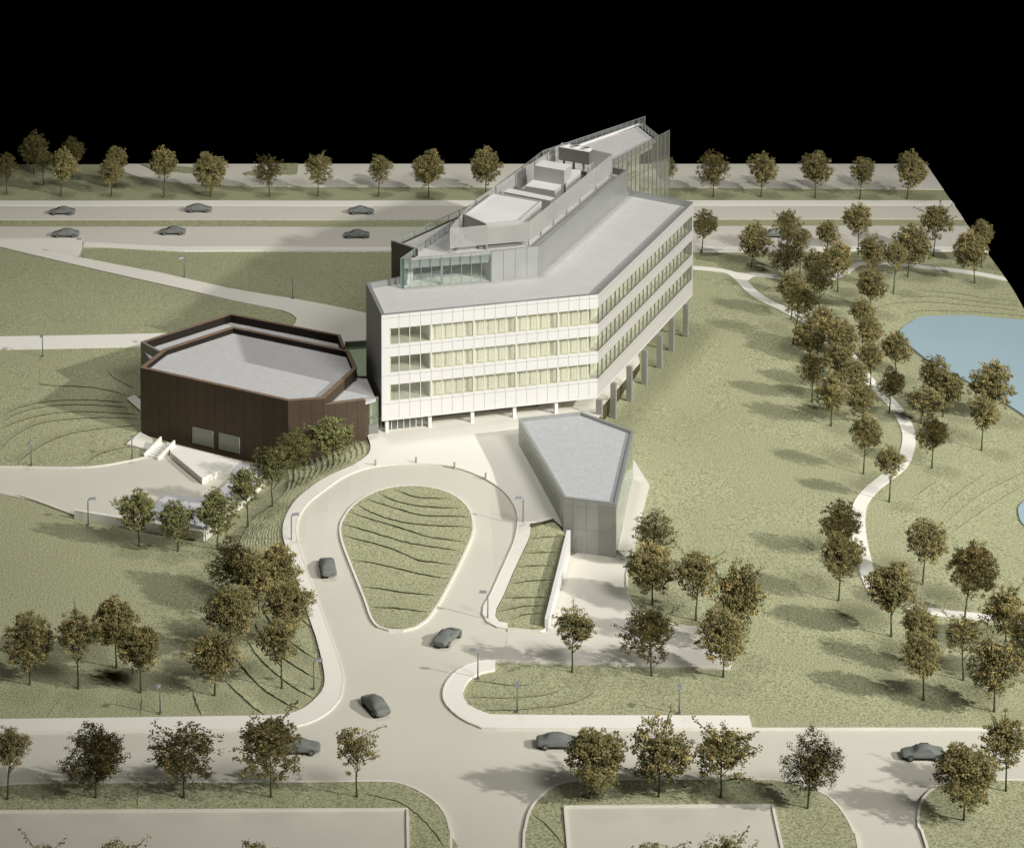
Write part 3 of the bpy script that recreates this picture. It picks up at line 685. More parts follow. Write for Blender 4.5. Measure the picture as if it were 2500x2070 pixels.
# roof and coping
part(MB().prism(inset(low, TH_W+.01), ZR-.75, ZR-1.1), 'roof', M['roof'])
m = MB()
for i in range(6): m.seg(low, i, ZR, ZR+.07, .5)
part(m, 'coping', M['metal'])
m = MB(); ip = inset(low, .47)
for i in (1,): m.seg(ip, i, ZR-.749, ZR-.70, 1.25)
part(m, 'gutter', M['unit'])
# columns
def blade(u, v, z0, w, dp, mt, rz, name='column', top=ZS-.25):
    x, y = PZ(u, v, z0); m = MB(); m.box((x, y, (z0-.3+top)/2), (w, dp, top-z0+.3), rz); part(m, name, mt)
for k in range(5):
    p = a+dn*mod*(.6+4*k)-nn*.75; m = MB(); m.box((p.x, p.y, (2.9+ZS-.25)/2), (.46, .42, ZS-.25-2.9), ang); part(m, 'column', M['colwhite'])
x, y = PZ(1229, 850, 3); part(MB().box((x, y, 3.9), (.85, .42, 2.5), -.5), 'column', M['column'])
for u, v in ((1258,858.5),(1290.5,823.5),(1321.5,789),(1352.5,755.5),(1377,720.5),(1406,691.5)):
    blade(u, v, -.1, .80, .42, M['column'], -.5)
# ground floor core and entrance lobby
gc = [a+dn*1.2-nn*3.7, a+dn*(Lf-7)-nn*4.0, a2+dn2*(Lr-4)-nn2*9, Vector(FB), a+dn*1.0-nn*16]
part(MB().prism(ccw(gc), ZS-.25, 2.9, top=False, bot=False), 'ground_floor_wall', M['innerdark'])
lb = [a+dn*mod*.55-nn*1.2, a+dn*mod*4.55-nn*1.2, a+dn*mod*4.55-nn*4.7, a+dn*mod*.55-nn*4.7]
lob = MB().prism(ccw(lb), ZS-.26, 3.22, top=False, bot=False); lobo = part(lob, 'entrance_lobby', M['glassgrey'])
m = MB()
for k in range(8):
    p = a+dn*mod*(.55+4.0*k/7)-nn*1.18; m.box((p.x, p.y, (3.2+ZS-.26)/2), (.10, .08, ZS-.26-3.2), ang)
p = a+dn*mod*2.55-nn*1.18; m.box((p.x, p.y, ZS-.5), (mod*4, .07, .1), ang); m.box((p.x, p.y, 3.3), (mod*4, .07, .12), ang)
fo = m.build('frame', M['mullion'], lobo, world=False)
part(MB().prism(ccw([p_-nn*2.6 if i < 2 else p_ for i, p_ in enumerate(lb)]), ZS-.3, 3.24, top=False, bot=False), 'lobby_wall', M['unitdark'])

part(MB().prism(ccw([Vector(p_).lerp((Vector(lb[0])+Vector(lb[2]))/2, .02) for p_ in lb]), 3.36, 3.26), 'lobby_floor', M['column'])
# ---- upper block
U = q([(802.5,493.5),(851,509.5),(821.5,530),(1008.2,516.2),(1106.4,504.8),(1287,348),(1257,342.5),(1259,327),(1350,277),(1310,245),(1114,308.5),(965,420)], ZU)
P1, J, P0, Qg, Pc, Pe, N1, N2, G1, F1, P3, P2 = U
up = U
ok = ccw(up)[0] == tuple(up[0])
ZL = ZR-.75
def useg(i, z0, z1_, th=.35, **k):
    m = MB(); m.seg(up, i, z0, z1_, th, **k); return m
part(useg(0, 0, ZU), 'ribbed_wall', M['ribs'])            # P1-J
part(useg(3, ZL, ZU), 'upper_wall', M['seam'])            # Qg-Pc
part(useg(4, ZL, ZU), 'upper_wall', M['metal'])            # Pc-Pe
part(useg(5, ZL-8, ZU), 'upper_wall', M['seam'])
part(useg(6, ZL-8, ZU), 'upper_wall', M['metal'])
for i in (9, 10, 11): part(useg(i, 0, ZU-.9), 'back_wall', M['ribs'])
deck = inset(up, .36)
part(MB().prism(deck, ZU-.95, ZU-1.25), 'upper_roof', M['roof'])
m = MB()
for i in (0, 3, 4, 5, 6): m.seg(up, i, ZU, ZU+.06, .38)
part(m, 'coping', M['metal'])
# glazed corner room at the front
def glazed(p, r, z0, z1_, nb, mg, name='glass_wall', mw=.07, mt='metal', rails=(), parent=bo):
    p, r = Vector(p), Vector(r); d = r-p; l = d.length; u = d.normalized(); an = math.atan2(u.y, u.x); c = (p+r)/2
    gl = part(MB().box((c.x, c.y, (z0+z1_)/2), (l, .04, z1_-z0), an), name, M[mg])
    m = MB()
    for k in range(nb+1):
        w_ = p+u*(mw/2+(l-mw)*k/nb); m.box((w_.x, w_.y, (z0+z1_)/2), (mw, .12, z1_-z0+.01), an)
    for zz in rails: m.box((c.x, c.y, zz), (l-.01, .10, .07), an)
    m.build('frame', M[mt], gl, world=False)
    return gl
glazed(P0, Qg, ZL, ZU+.02, 9, 'glassgreen', rails=(ZU, ZL+.05))
glazed(J, P0, ZL, ZU+.02, 3, 'glassgreen', rails=(ZU,))
p = Vector(P0); part(MB().box((p.x+.25, p.y+.1, (ZL+ZU)/2), (.5, .2, ZU-ZL+.05), .1), 'glass_edge', M['glassedge'])
# room inside: floor, ribbed back wall, white stair, spandrel
e = (Vector(Qg)-Vector(P0)).normalized(); en = Vector((-e.y, e.x))
rm = [Vector(P0)+e*.1+en*.1, Vector(Qg)-e*.1+en*.1, Vector(Qg)-e*.1+en*7.5, Vector(J)+e*6+en*3.0, Vector(J)+e*.2+en*.1]
part(MB().prism(ccw(rm), ZL+.06, ZL), 'room_floor', M['floorw'])
part(MB().bar((*(rm[1]+en*0), ZL+1.5), (*rm[2], ZL+1.5), .15, 2.7), 'room_wall', M['innergrey'])
part(MB().bar((*rm[2], ZL+1.5), (*rm[3], ZL+1.5), .15, 2.7), 'room_wall', M['innergrey'])
c = (Vector(P0)+Vector(Qg))/2+en*.25; part(MB().box((c.x, c.y, ZU-.95), ((Vector(Qg)-Vector(P0)).length-.8, .12, 1.1), math.atan2(e.y, e.x)), 'spandrel', M['metal'])
p0 = rm[0]+e*1.3+en*.6; part(MB().bar((*p0, ZL+.1), (*(p0+e*1.2+en*3.5), ZU-1.4), .7, .25), 'stair', M['panel'])
for t_ in (.46,): 
    p0 = Vector(P0).lerp(Vector(Qg), t_)+en*.5; part(MB().box((p0.x, p0.y, ZL+1.9), (.35, .35, 3.6), 0), 'room_column', M['metal'])
# rail between the glass room roof and the rear roof, and glass parapets
glazed(P0, PZ(*zB(960, 665), ZU), ZU-.9, ZU+.05, 11, 'glasshaze', 'glass_rail', .06, 'metal', rails=(ZU+.02,))
glazed(P1, P2, ZU-1.0, ZU, 7, 'glassgreen', 'glass_rail', .06, 'metal', rails=(ZU,))
glazed(P2, P3, ZU-1.0, ZU, 10, 'glassgreen', 'glass_rail', .06, 'metal', rails=(ZU,))
P4 = PZ(*zA(1575, 100), ZU); P4b = Vector(P3)+(Vector(P4)-Vector(P3))
glazed(P3, P4, ZU-1.4, ZU, 16, 'glasshaze', 'glass_rail', .07, 'metal', rails=(ZU,))
part(MB().bar((*(Vector(P3)+Vector((.6, -.6))), ZU-.8), (*F1, ZU-.8), .3, .3), 'roof_edge', M['panel'])
# rear glass facade with fin
Fin = PZ(*zA(1825, 240), ZU)
glazed(N2, Fin, -.2, ZU, 13, 'glassgrey', 'glass_wall', .10, 'mulliondark', rails=(ZU, ZU-4.6))
glazed(G1, F1, ZU-5, ZU, 6, 'glassgreen', 'glass_rail', .08, 'metal', rails=(ZU, ZU-.9))
d = (Vector(G1)-Vector(N2)).normalized(); dnn = Vector((d.y, -d.x))
gb = [Vector(N2)-dnn*1.0+d*.3, Vector(G1)-dnn*1.0-d*.3, Vector(F1)-d*.3-dnn*-.3, Vector(N1)-dnn*6]
for z0, z1_, mt in ((ZU-2.1, ZU-1.0, 'panel'), (ZU-5.9, ZU-4.8, 'panel'), (ZU-9.6, ZU-8.6, 'panel')):
    part(MB().bar((*gb[0], (z0+z1_)/2), (*gb[1], (z0+z1_)/2), .4, z1_-z0), 'slab_edge', M[mt])
part(MB().bar((*(gb[0]-dnn*2.5), 10.6), (*(gb[1]-dnn*2.5), 10.6), .2, 21), 'interior_wall', M['inner'])
for t_ in (.35, .75):
    p = gb[0].lerp(gb[1], t_)-dnn*.6; part(MB().box((p.x, p.y, 11), (.45, .45, 21.2), 0), 'interior_column', M['colwhite'])

# ---- roof plant
ZD = ZU-.95
def boxd(name, pts, z, h, side='unit', top='unittop', ret=False):
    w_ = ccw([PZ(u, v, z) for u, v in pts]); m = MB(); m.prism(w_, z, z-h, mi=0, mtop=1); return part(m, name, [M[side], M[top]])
pent = L(zB, (1060,607),(1365,385),(1857,470),(1858,482),(1625,672),(1285,705))
boxd('plant_room', pent, ZD+3.3, 3.3)
m = MB(); pz = ccw([PZ(u, v, ZD+3.3) for u, v in L(zB, (1060,607),(1365,385),(1857,472),(1625,672),(1285,705))])
for i in range(5): m.seg(pz, i, ZD+3.3, ZD+3.45, .25)
part(m, 'plant_room_coping', M['unit'])
boxd('roof_unit', L(zA, (125,872),(185,836),(655,932),(602,962)), ZD+2.9, 2.9, 'unit')
boxd('roof_unit', L(zA, (345,812),(440,733),(748,775),(650,862)), ZD+3.0, 2.6)
boxd('roof_unit', L(zA, (442,602),(520,545),(818,595),(745,655)), ZD+5.2, 4.9)
boxd('roof_unit', L(zA, (760,800),(815,640),(918,648),(912,680)), ZD+3.2, 3.0)
tw = L(zA, (688,412),(738,378),(1042,436),(1002,466))
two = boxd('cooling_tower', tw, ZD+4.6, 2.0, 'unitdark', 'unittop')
fm = [PZ(*zA(x_, y_), ZD+4.6) for x_, y_ in ((760,396),(866,414),(974,434))]
for fx, fy in fm:
    m = MB(); m.tube([(fx, fy, ZD+4.59), (fx, fy, ZD+4.82)], .72, 20, 0); m.tube([(fx, fy, ZD+4.83), (fx, fy, ZD+4.84)], .55, 20, 1)
    m.build('fan', [M['unittop'], M['unitdark']], two, world=False)
m = MB(); tq = [Vector(PZ(u, v, ZD+4.6)) for u, v in tw]
for t_ in (.02, .35, .68, .97):
    for o2 in (0, 1):
        p = (tq[0].lerp(tq[3], t_) if o2 == 0 else tq[1].lerp(tq[2], t_)); MB().box((p.x, p.y, ZD+1.35), (.35, .35, 2.5), 0).build('tower_leg', M['unit'], two, world=False)
part(MB().prism(ccw([tq[0], tq[3], tq[2], tq[1]]), ZD+.9, ZD, ), 'tower_base', M['unitdark'])
# louvred screens with posts
def screen(p_d, r_d, zt, zb, npost, nsl, z_ref=None):
    p = Vector(PZ(*p_d, zt)); r = Vector(PZ(*r_d, zt)); d = r-p; l = d.length; u = d.normalized(); an = math.atan2(u.y, u.x); c = (p+r)/2
    m = MB()
    for k in range(nsl):
        zz = zb+(zt-zb)*(k+.5)/nsl; m.box((c.x, c.y, zz), (l, .05, (zt-zb)/nsl*.62), an)
    o = part(m, 'louvre_screen', M['unit'])
    for k in range(npost):
        w_ = p+u*(.1+(l-.2)*k/npost); nq = Vector((-u.y, u.x))*.12
        MB().box((w_.x+nq.x, w_.y+nq.y, (ZD+zt)/2), (.2, .16, zt-ZD), an).build('post', M['column'], o, world=False)
    return o
ZT = ZD+3.55; ZBt = ZD+.75
sp = [zB(915, 745), zB(1730, 672), zA(1238, 485), zA(1010, 447), zA(690, 395), zA(440, 560), zB(1180, 450)]
screen(sp[0], zB(1290, 708), ZT, ZBt, 1, 20); screen(zB(1290, 708), sp[1], ZT, ZBt, 1, 20)
for t_ in range(3):
    f = lambda t: tuple(Vector(sp[1]).lerp(Vector(sp[2]), t))
    lo, hi = [(0, .30), (.30, .62), (.62, 1.0)][t_]
    screen(f(lo), f(hi), ZT, ZBt, 2, 20)
screen(sp[2], zA(1040, 440), ZT, ZBt, 1, 20)
screen(sp[4], sp[5], ZT, ZBt, 2, 20); screen(sp[5], zA(40, 815), ZT, ZBt, 2, 20); screen(zA(40, 815), sp[6], ZT, ZBt, 1, 20); screen(sp[6], zB(1010, 630), ZT, ZBt, 1, 20); screen(zB(1010, 630), sp[0], ZT, ZBt, 1, 20)
part(MB().bar((*PZ(*zB(1200, 950), ZD), ZD+.2), (*PZ(*zB(1610, 910), ZD), ZD+.2), 1.0, .35), 'duct', M['unitdark'])

# ================================================================== BROWN HALL
HB, HL = 9.6, 8.5
bh = empty('hall', (*PZ(450, 900, 0), 0.0))
tag(bh, 'windowless dark brown brick hall with faceted flat roofs and two loading doors', 'building')
hp = lambda mb, name, m_, parent=bh, **k: mb.build(name, m_, parent, **k)
main = q(L(zF, (135,500),(1283,757),(1562,737),(1817,502),(1757,368),(855,182),(322,355)), HB)
assert ccw(main)[0] == tuple(main[0])
for i in range(7): hp(MB().seg(main, i, -.3, HB, .4), 'brick_wall', M['brick'])
hp(MB().prism(inset(main, .41), HB-.75, HB-1.1), 'roof', M['roofbrown'])
m = MB()
for i in range(7): m.seg(main, i, HB, HB+.08, .5, out=.06)
hp(m, 'coping', M['copper'])
# lower wing toward the office block
wing = q(L(zF, (1570,785),(1885,745)), HL)
wing = [wing[0], wing[1]] + q(L(zF, (1965,722),(1895,565),(1830,560)), HL) + [tuple(Vector(main[3])+Vector((-1, 1))), tuple(Vector(main[2])+Vector((-1.5, 2)))]
wing = ccw(wing)
hp(MB().prism(wing, HL-.35, HL-.7), 'wing_roof', M['roofbrown'])
iw = [i for i in range(len(wing)) if True]
a_, b_ = Vector(q(L(zF, (1560,787)), HL)[0]), Vector(q(L(zF, (1885,745)), HL)[0])
ww = ccw([a_, b_, b_+Vector((1.2, 4.5)), a_+Vector((3.5, 6))])
m = MB(); i_ = min(range(4), key=lambda i: (Vector(ww[i])-a_).length); m.seg(ww, i_, HL, HL+.08, .5, out=.05)
for k in (0, 1): hp(MB().seg(ww, (i_+k) % 4, -.2, HL if k == 0 else HL-.75, .4), 'brick_wall', M['brick'])
hp(m, 'coping', M['copper'])
# rear wing
HR = 8.9
rw = ccw(q(L(zF, (145,298),(270,380),(700,260),(855,215),(1640,360),(1727,345),(1690,247),(835,80)), HR))
for i in range(len(rw)):
    p_, r_ = Vector(rw[i]), Vector(rw[(i+1) % len(rw)])
outer = q(L(zF, (145,298),(835,80),(1690,247),(1730,345)), HR)
def wallbar(p_, r_, z0, z1_, th, m_, name, parent=bh):
    p_, r_ = Vector(p_[:2]), Vector(r_[:2]); d = (r_-p_).normalized(); n = Vector((-d.y, d.x))*-th/2
    return MB().bar((*(p_+n), (z0+z1_)/2), (*(r_+n), (z0+z1_)/2), th, z1_-z0).build(name, m_, parent)
rp = ccw(outer+[tuple(Vector(main[3])+Vector((-2, 4))), tuple(Vector(main[4])-Vector((3, 3))), tuple(Vector(main[5])-Vector((0, 4))), tuple(Vector(main[6])+Vector((3, -2))), tuple(Vector(main[0])+Vector((2.5, 3)))])
n_ = len(rp); idx = {tuple(np.round(p, 3)): i for i, p in enumerate(rp)}
hp(MB().prism(inset(rp, .1), HR-1.1, HR-1.4), 'rear_roof', M['roofbrown'])
for k in range(3):
    i0 = idx[tuple(np.round(outer[k], 3))]; i1 = idx[tuple(np.round(outer[k+1], 3))]; i = i0 if (i0+1) % n_ == i1 else i1
    hp(MB().seg(rp, i, .5, HR, .4), 'brick_wall', M['brick'])
    m = MB(); m.seg(rp, i, HR, HR+.08, .45); hp(m, 'coping', M['copper'])
le = [Vector(outer[0]), Vector(PZ(*zF(280, 385), HR))]
hp(MB().bar((*le[0], HR/2), (*(le[1]+Vector((1.0, -.8))), HR/2), .3, HR), 'end_glass_wall', M['metaldark'])
hp(MB().bar((*le[0], HR+.05), (*(le[1]+Vector((1.0, -.8))), HR+.05), .35, .1), 'coping', M['metal'])
# loading doors
w0, w1 = Vector(main[0]), Vector(main[1]); wd = (w1-w0).normalized(); wn = Vector((wd.y, -wd.x)); wa = math.atan2(wd.y, wd.x)
def on_wall(u, v, z): 
    # point of the wall plane seen at u, v
    best = None
    for k in range(0, 2001):
        t = k/2000; p = w0.lerp(w1, t); uu, vv = project(p.x, p.y, z)
        if best is None or abs(uu-u) < best[0]: best = (abs(uu-u), t)
    return w0.lerp(w1, best[1]), best[1]*(w1-w0).length
for xa, xb in ((552, 698), (757, 903)):
    pa, sa = on_wall(*zF(xa, 1100), 2.0); pb, sb = on_wall(*zF(xb, 1100), 2.0)
    c = (pa+pb)/2+wn*.04; m = MB().box((c.x, c.y, 2.03), ((pb-pa).length, .16, 2.1), wa)
    for k in range(10): m.box((c.x+wn.x*.09, c.y+wn.y*.09, 1.1+k*.205), ((pb-pa).length-.1, .04, .07), wa)
    do = m.build('loading_door', M['door'], bh)
    m = MB(); m.box((c.x+wn.x*.03, c.y+wn.y*.03, 3.14), ((pb-pa).length+.16, .22, .1), wa)
    for s_ in (-1, 1): m.box((c.x+wd.x*s_*((pb-pa).length/2+.08)+wn.x*.03, c.y+wd.y*s_*((pb-pa).length/2+.08)+wn.y*.03, 2.03), (.1, .22, 2.12), wa)
    m.build('frame', M['door'], do, world=False)

# ================================================================== GLASS LINK
lk = q([(750,816)], 8.0)
link = empty('glass_link', (*PZ(765, 890, 3), 3.0))
tag(link, 'narrow glazed link with pale green roof between brown hall and white office building', 'building')
gl_f = [Vector(PZ(*zF(1888, 738), 8.1)), Vector(PZ(*zF(1985, 732), 8.1))]
MB().bar((*gl_f[0], 6.3), (*gl_f[1], 6.3), .1, 3.6).build('glass_wall', M['glassgreen'], link)
MB().bar((*(gl_f[0]+Vector((0, .5))), 5.55), (*(gl_f[1]+Vector((0, .5))), 5.55), .1, 5.1).build('inner_wall', M['greenroof'], link)
MB().bar((*gl_f[0], 3.75), (*gl_f[1], 3.75), .14, 1.5).build('base_panel', M['metaldark'], link)
MB().bar((*gl_f[0], 8.15), (*gl_f[1], 8.15), .25, .12).build('coping', M['metal'], link)
MB().bar((*gl_f[0], 5.6), (*gl_f[1], 5.6), .16, .1).build('transom', M['metaldark'], link)
gr = ccw(q(L(zF, (1735,335),(1890,325),(1890,563),(1825,563),(1800,450)), 6.0))
MB().prism(gr, 6.0, 2.5).build('link_roof', M['greenroof'], link)
MB().bar((*PZ(*zF(1725, 300), 7.0), 6.6), (*PZ(*zF(1892, 290), 7.0), 6.6), .3, .9).build('parapet', M['metaldark'], link)

# ================================================================== PAVILION
VR = 6.8
pv = empty('pavilion', (*PZ(1230, 1140, 0), 0.0))
tag(pv, 'low grey five sided pavilion with blue grey flat roof beside the entrance plaza', 'building')
vp = ccw(q(L(zE, (190,318),(1000,235),(1662,480),(1445,1415),(768,1330)), VR))
corner = {n: PZ(*zE(*c), VR) for n, c in dict(BL=(190,318), BM=(1000,235), BR=(1662,480), FR=(1445,1415), FL=(768,1330)).items()}
def vi(n0, n1):
    i0 = min(range(5), key=lambda i: math.dist(vp[i], corner[n0])); i1 = min(range(5), key=lambda i: math.dist(vp[i], corner[n1]))
    return i0 if (i0+1) % 5 == i1 else i1
vpart = lambda mb, name, m_, **k: mb.build(name, m_, pv, **k)
vpart(MB().seg(vp, vi('FL', 'FR'), -.2, VR, .3), 'front_wall', M['pavmetal'])
vpart(MB().seg(vp, vi('BL', 'BM'), -.2, VR, .3), 'back_wall', M['metal'])
vpart(MB().seg(vp, vi('BM', 'BR'), -.2, VR, .3), 'back_wall', M['metal'])
wi = vi('FL', 'BL'); m = MB()
m.seg(vp, wi, -.2, 3.6, .3); m.seg(vp, wi, 6.0, VR, .3); m.seg(vp, wi, 3.6, 6.0, .3, t0=0, t1=.1); m.seg(vp, wi, 3.6, 6.0, .3, t0=.93, t1=1.0)
vpart(m, 'side_wall', M['metal'])
vpart(MB().seg(vp, wi, 3.6, 6.0, .06, t0=.1, t1=.93), 'window', M['glassgrey'])
ei = vi('FR', 'BR'); m = MB(); m.seg(vp, ei, 6.0, VR, .3); m.seg(vp, ei, -.2, .4, .3); vpart(m, 'side_wall', M['metal'])
gw = vpart(MB().seg(vp, ei, .4, 6.0, .06), 'window', M['glassgrey'])
m = MB(); ea, eb = Vector(vp[ei]), Vector(vp[(ei+1) % 5]); el = (eb-ea).length; ed = (eb-ea).normalized()
for k in range(9):
    p = ea+ed*(.1+(el-.2)*k/8)+Vector((-ed.y, ed.x))*.1; m.box((p.x, p.y, 3.2), (.08, .14, 5.5), math.atan2(ed.y, ed.x))
m.build('frame', M['mullion'], gw, world=False)
vpart(MB().prism(inset(vp, .31), VR-.35, VR-.6), 'roof', M['roofblue'])
vpart(MB().prism(inset(vp, .32), .45, .3), 'floor', M['floor'])
vpart(MB().prism(inset(vp, 4.2), VR-.62, .46, top=False, bot=False), 'interior_wall', M['inner'])
m = MB()
for i in range(5): m.seg(vp, i, VR, VR+.05, .33, out=.03)
vpart(m, 'coping', M['metal'])
# front wall joints and vent panel
f0, f1 = Vector(corner['FL']), Vector(corner['FR']); fd = (f1-f0).normalized(); fn = Vector((fd.y, -fd.x)); fa = math.atan2(fd.y, fd.x); fl = (f1-f0).length
m = MB()
for t_ in (.18, .44, .665): p = f0+fd*fl*t_+fn*.008; m.box((p.x, p.y, 3.4), (.06, .02, 6.7), fa)
for zz in (5.9, 3.1): p = f0+fd*fl*.34+fn*.008; m.box((p.x, p.y, zz), (fl*.65, .02, .05), fa)
vpart(m, 'panel_joint', M['metaldark'])
m = MB()
for k in range(40): p = f0+fd*fl*.83+fn*.02; m.box((p.x, p.y, .2+k*.16), (fl*.31, .03, .07), fa)
vpart(m, 'vent_louvre', M['column'])
m = MB(); p = f0+fd*fl*.30+fn*.03; m.box((p.x, p.y, 1.1), (fl*.12, .05, 2.2), fa); vpart(m, 'door', M['column'])

# retaining wall beside the pavilion
rwm = MB(); n_s = 12
for k in range(n_s): pass
a_, b_ = Wf, Wr; d = (b_-a_).normalized(); n = Vector((-d.y, d.x))*.22
vs_ = []
for p, zt in ((a_, 1.35), (b_, 3.25)):
    for s_ in (1, -1): vs_ += [(p.x+n.x*s_, p.y+n.y*s_, -.3), (p.x+n.x*s_, p.y+n.y*s_, zt)]
rwm.add(vs_, [(0,1,3,2),(4,6,7,5),(0,4,5,1),(2,3,7,6),(1,5,7,3)])
tag(rwm.build('retaining_wall', M['panel']), 'sloping white retaining wall between grass bank and forecourt of the pavilion', 'wall')
pt_ = Vector(PZ(1138, 1067, 2.95)); 
tag(MB().bar((*PZ(1089, 1073.5, 3.0), 1.75), (*pt_, 2.12), .3, 2.2).build('terrace_wall', M['cut']), 'short dark wall under the plaza edge at the top of the grass strip', 'wall')

# ================================================================== SERVICE COURT
cw = MB(); w_a, w_b, w_c = PZ(*z4(428, 852), 0), PZ(*z4(1165, 977), 0), PZ(*z4(1500, 690), 0)
for p, r in ((w_a, w_b), (w_b, w_c)): 
    d = (Vector(r)-Vector(p)).normalized(); cw.bar((*p, .45), (*(Vector(r)+d*.0), .45), .45, 1.5)
tag(cw.build('court_wall', M['white']), 'low pale parapet wall around the service court of the brown hall', 'wall')
zH = ZB(300, 1040, 4.969)
dk = ccw(q(L(zH, (520,190),(1440,420),(962,628),(580,312),(560,232)), .95))
tag(MB().prism(dk, .95, -.1).build('loading_dock', M['white']), 'raised pale triangular loading dock in front of the two shutter doors', 'loading dock')
tag(MB().prism(ccw(q(L(zH, (1440,440),(1640,490),(1600,640),(1310,565)), .7)), .7, -.1).build('ramp_slab', M['slab']), 'small blue grey slab behind the loading dock corner under the trees', 'slab')
tag(MB().prism(ccw(q(L(zH, (300,1060),(960,1212),(1110,1110),(1440,930),(1680,720),(1640,640),(1400,640),(1320,625),(1290,660),(1140,800),(900,865),(560,820),(430,900)), .72)), .72, -.1).build('equipment_slab', M['slab']), 'large blue grey slab inside the court parapet wall behind three trees', 'slab')
st = empty('staircase', (*PZ(*z4(860, 510), 0), 0.0)); tag(st, 'short white staircase with solid sloping side walls at the left end of the loading dock', 'stairs')
s0, s1 = Vector(PZ(*zH(335, 400), 0)), Vector(PZ(*zH(545, 215), .95)); sd = (s1-s0); sl = sd.length; su = sd.normalized(); sn = Vector((su.y, -su.x))
for s_, nm in ((-1, 'side_wall'), (1, 'side_wall')):
    o2 = sn*(1.15*s_); n = sn*.12; vs_ = []
    for p, z_a, zt in ((s0+o2, -.1, .5), (s1+o2, -.1, 1.75)):
        for t_ in (1, -1): vs_ += [(p.x+n.x*t_, p.y+n.y*t_, z_a), (p.x+n.x*t_, p.y+n.y*t_, zt)]
    MB().add(vs_, [(0,1,3,2),(4,6,7,5),(0,4,5,1),(2,3,7,6),(1,5,7,3)]).build(nm, M['white'], st)
m = MB()
for k in range(7):
    p = s0+su*sl*(k+.5)/7; hh = .95*(k+1)/7; m.box((p.x, p.y, hh/2), (sl/7, 2.05, hh), math.atan2(su.y, su.x))
m.build('steps', M['white'], st)

# ================================================================== STREET LAMPS
def make_lamp():
    r = empty('street_lamp', (0, 0, 0))
    MB().tube([(0, 0, 0), (0, 0, 3.0), (.05, 0, 3.15), (.2, 0, 3.2)], [.085, .07, .07, .07], 8).build('pole', M['pole'], r, smooth=True, world=False)
    m = MB(); m.add([(.15,-.2,3.14),(1.0,-.24,3.10),(1.0,.24,3.10),(.15,.2,3.14),(.2,-.16,3.34),(.95,-.2,3.32),(.95,.2,3.32),(.2,.16,3.34)], [(3,2,1,0),(4,5,6,7),(0,1,5,4),(1,2,6,5),(2,3,7,6),(3,0,4,7)])
    m.build('lamp_head', M['lamphead'], r, world=False)
    MB().box((0, 0, .04), (.35, .35, .08)).build('base_plate', M['pole'], r, world=False)
    return r
lamps = [ # base u, v, arm direction, label
 (170,529,180,'grey street lamp at the junction of far road and diagonal walk'),
 (378,567.5,200,'grey street lamp on the far side of the diagonal walk, between road and bend'),
 (600,610.5,-90,'grey street lamp facing forward on the shaded lawn behind the diagonal walk'),
 (87.5,730,-90,'grey street lamp below the straight white walk at the left edge'),
 (352,716,-90,'street lamp whose head alone peeks over the brown hall roof'),
 (64,953,-100,'grey street lamp on the left lawn beside the court drive kerb'),
 (270.7,941,-80,'grey street lamp near the left foot of the brown hall'),
 (181,1074.5,20,'grey street lamp in front of the left end of the court parapet wall'),
 (597.6,1108,20,'street lamp on the white pavement where it bends left of the drive loop'),
 (1072.7,1071.7,175,'street lamp at the plaza corner beside the grass strip, casting a long shadow'),
 (1000.3,1269,172,'street lamp at the lower tip of the white pavement near the drive loop'),
 (980,1391,172,'street lamp on the rounded island opposite the drive mouth'),
 (328.5,1461,-110,'street lamp on the front lawn above the left front pavement'),
 (643.5,1411.5,8,'street lamp in the lawn corner left of the drive mouth, head turned right'),
 (1060.5,1458,-90,'street lamp facing forward on the island lawn, between two contour steps'),
 (1393,1461,-90,'street lamp standing alone facing forward on the open lower right lawn')]
lp = make_lamp()
for i, (u, v, dg, lb_) in enumerate(lamps):
    o = lp if i == 0 else copy_tree(lp)
    o.location = P(u, v, .1); o.rotation_euler = (0, 0, R(dg)); tag(o, lb_, 'street lamp', 'grey street lamps')
# bollards
bb = None
for i, (u, v, lb_) in enumerate(((770.2,953.8,'short tan bollard at the left end of the row on the plaza kerb'), (853.6,947.8,'short tan bollard at the top of the loop, second from left'), (932.2,958.8,'short tan bollard right of the loop top, third from left'), (996.2,980.8,'short tan bollard at the right end of the row near the shaded plaza'))):
    if bb is None: bb = MB().tube([(0, 0, 0), (0, 0, .74), (0, 0, .78)], [.13, .13, .10], 12).build('bollard', M['bollard'])
    o = bb if i == 0 else bb.copy()
    if i: COL.objects.link(o)
    o.location = P(u, v, .27, 'A'); tag(o, lb_, 'bollard', 'bollards along the plaza kerb')

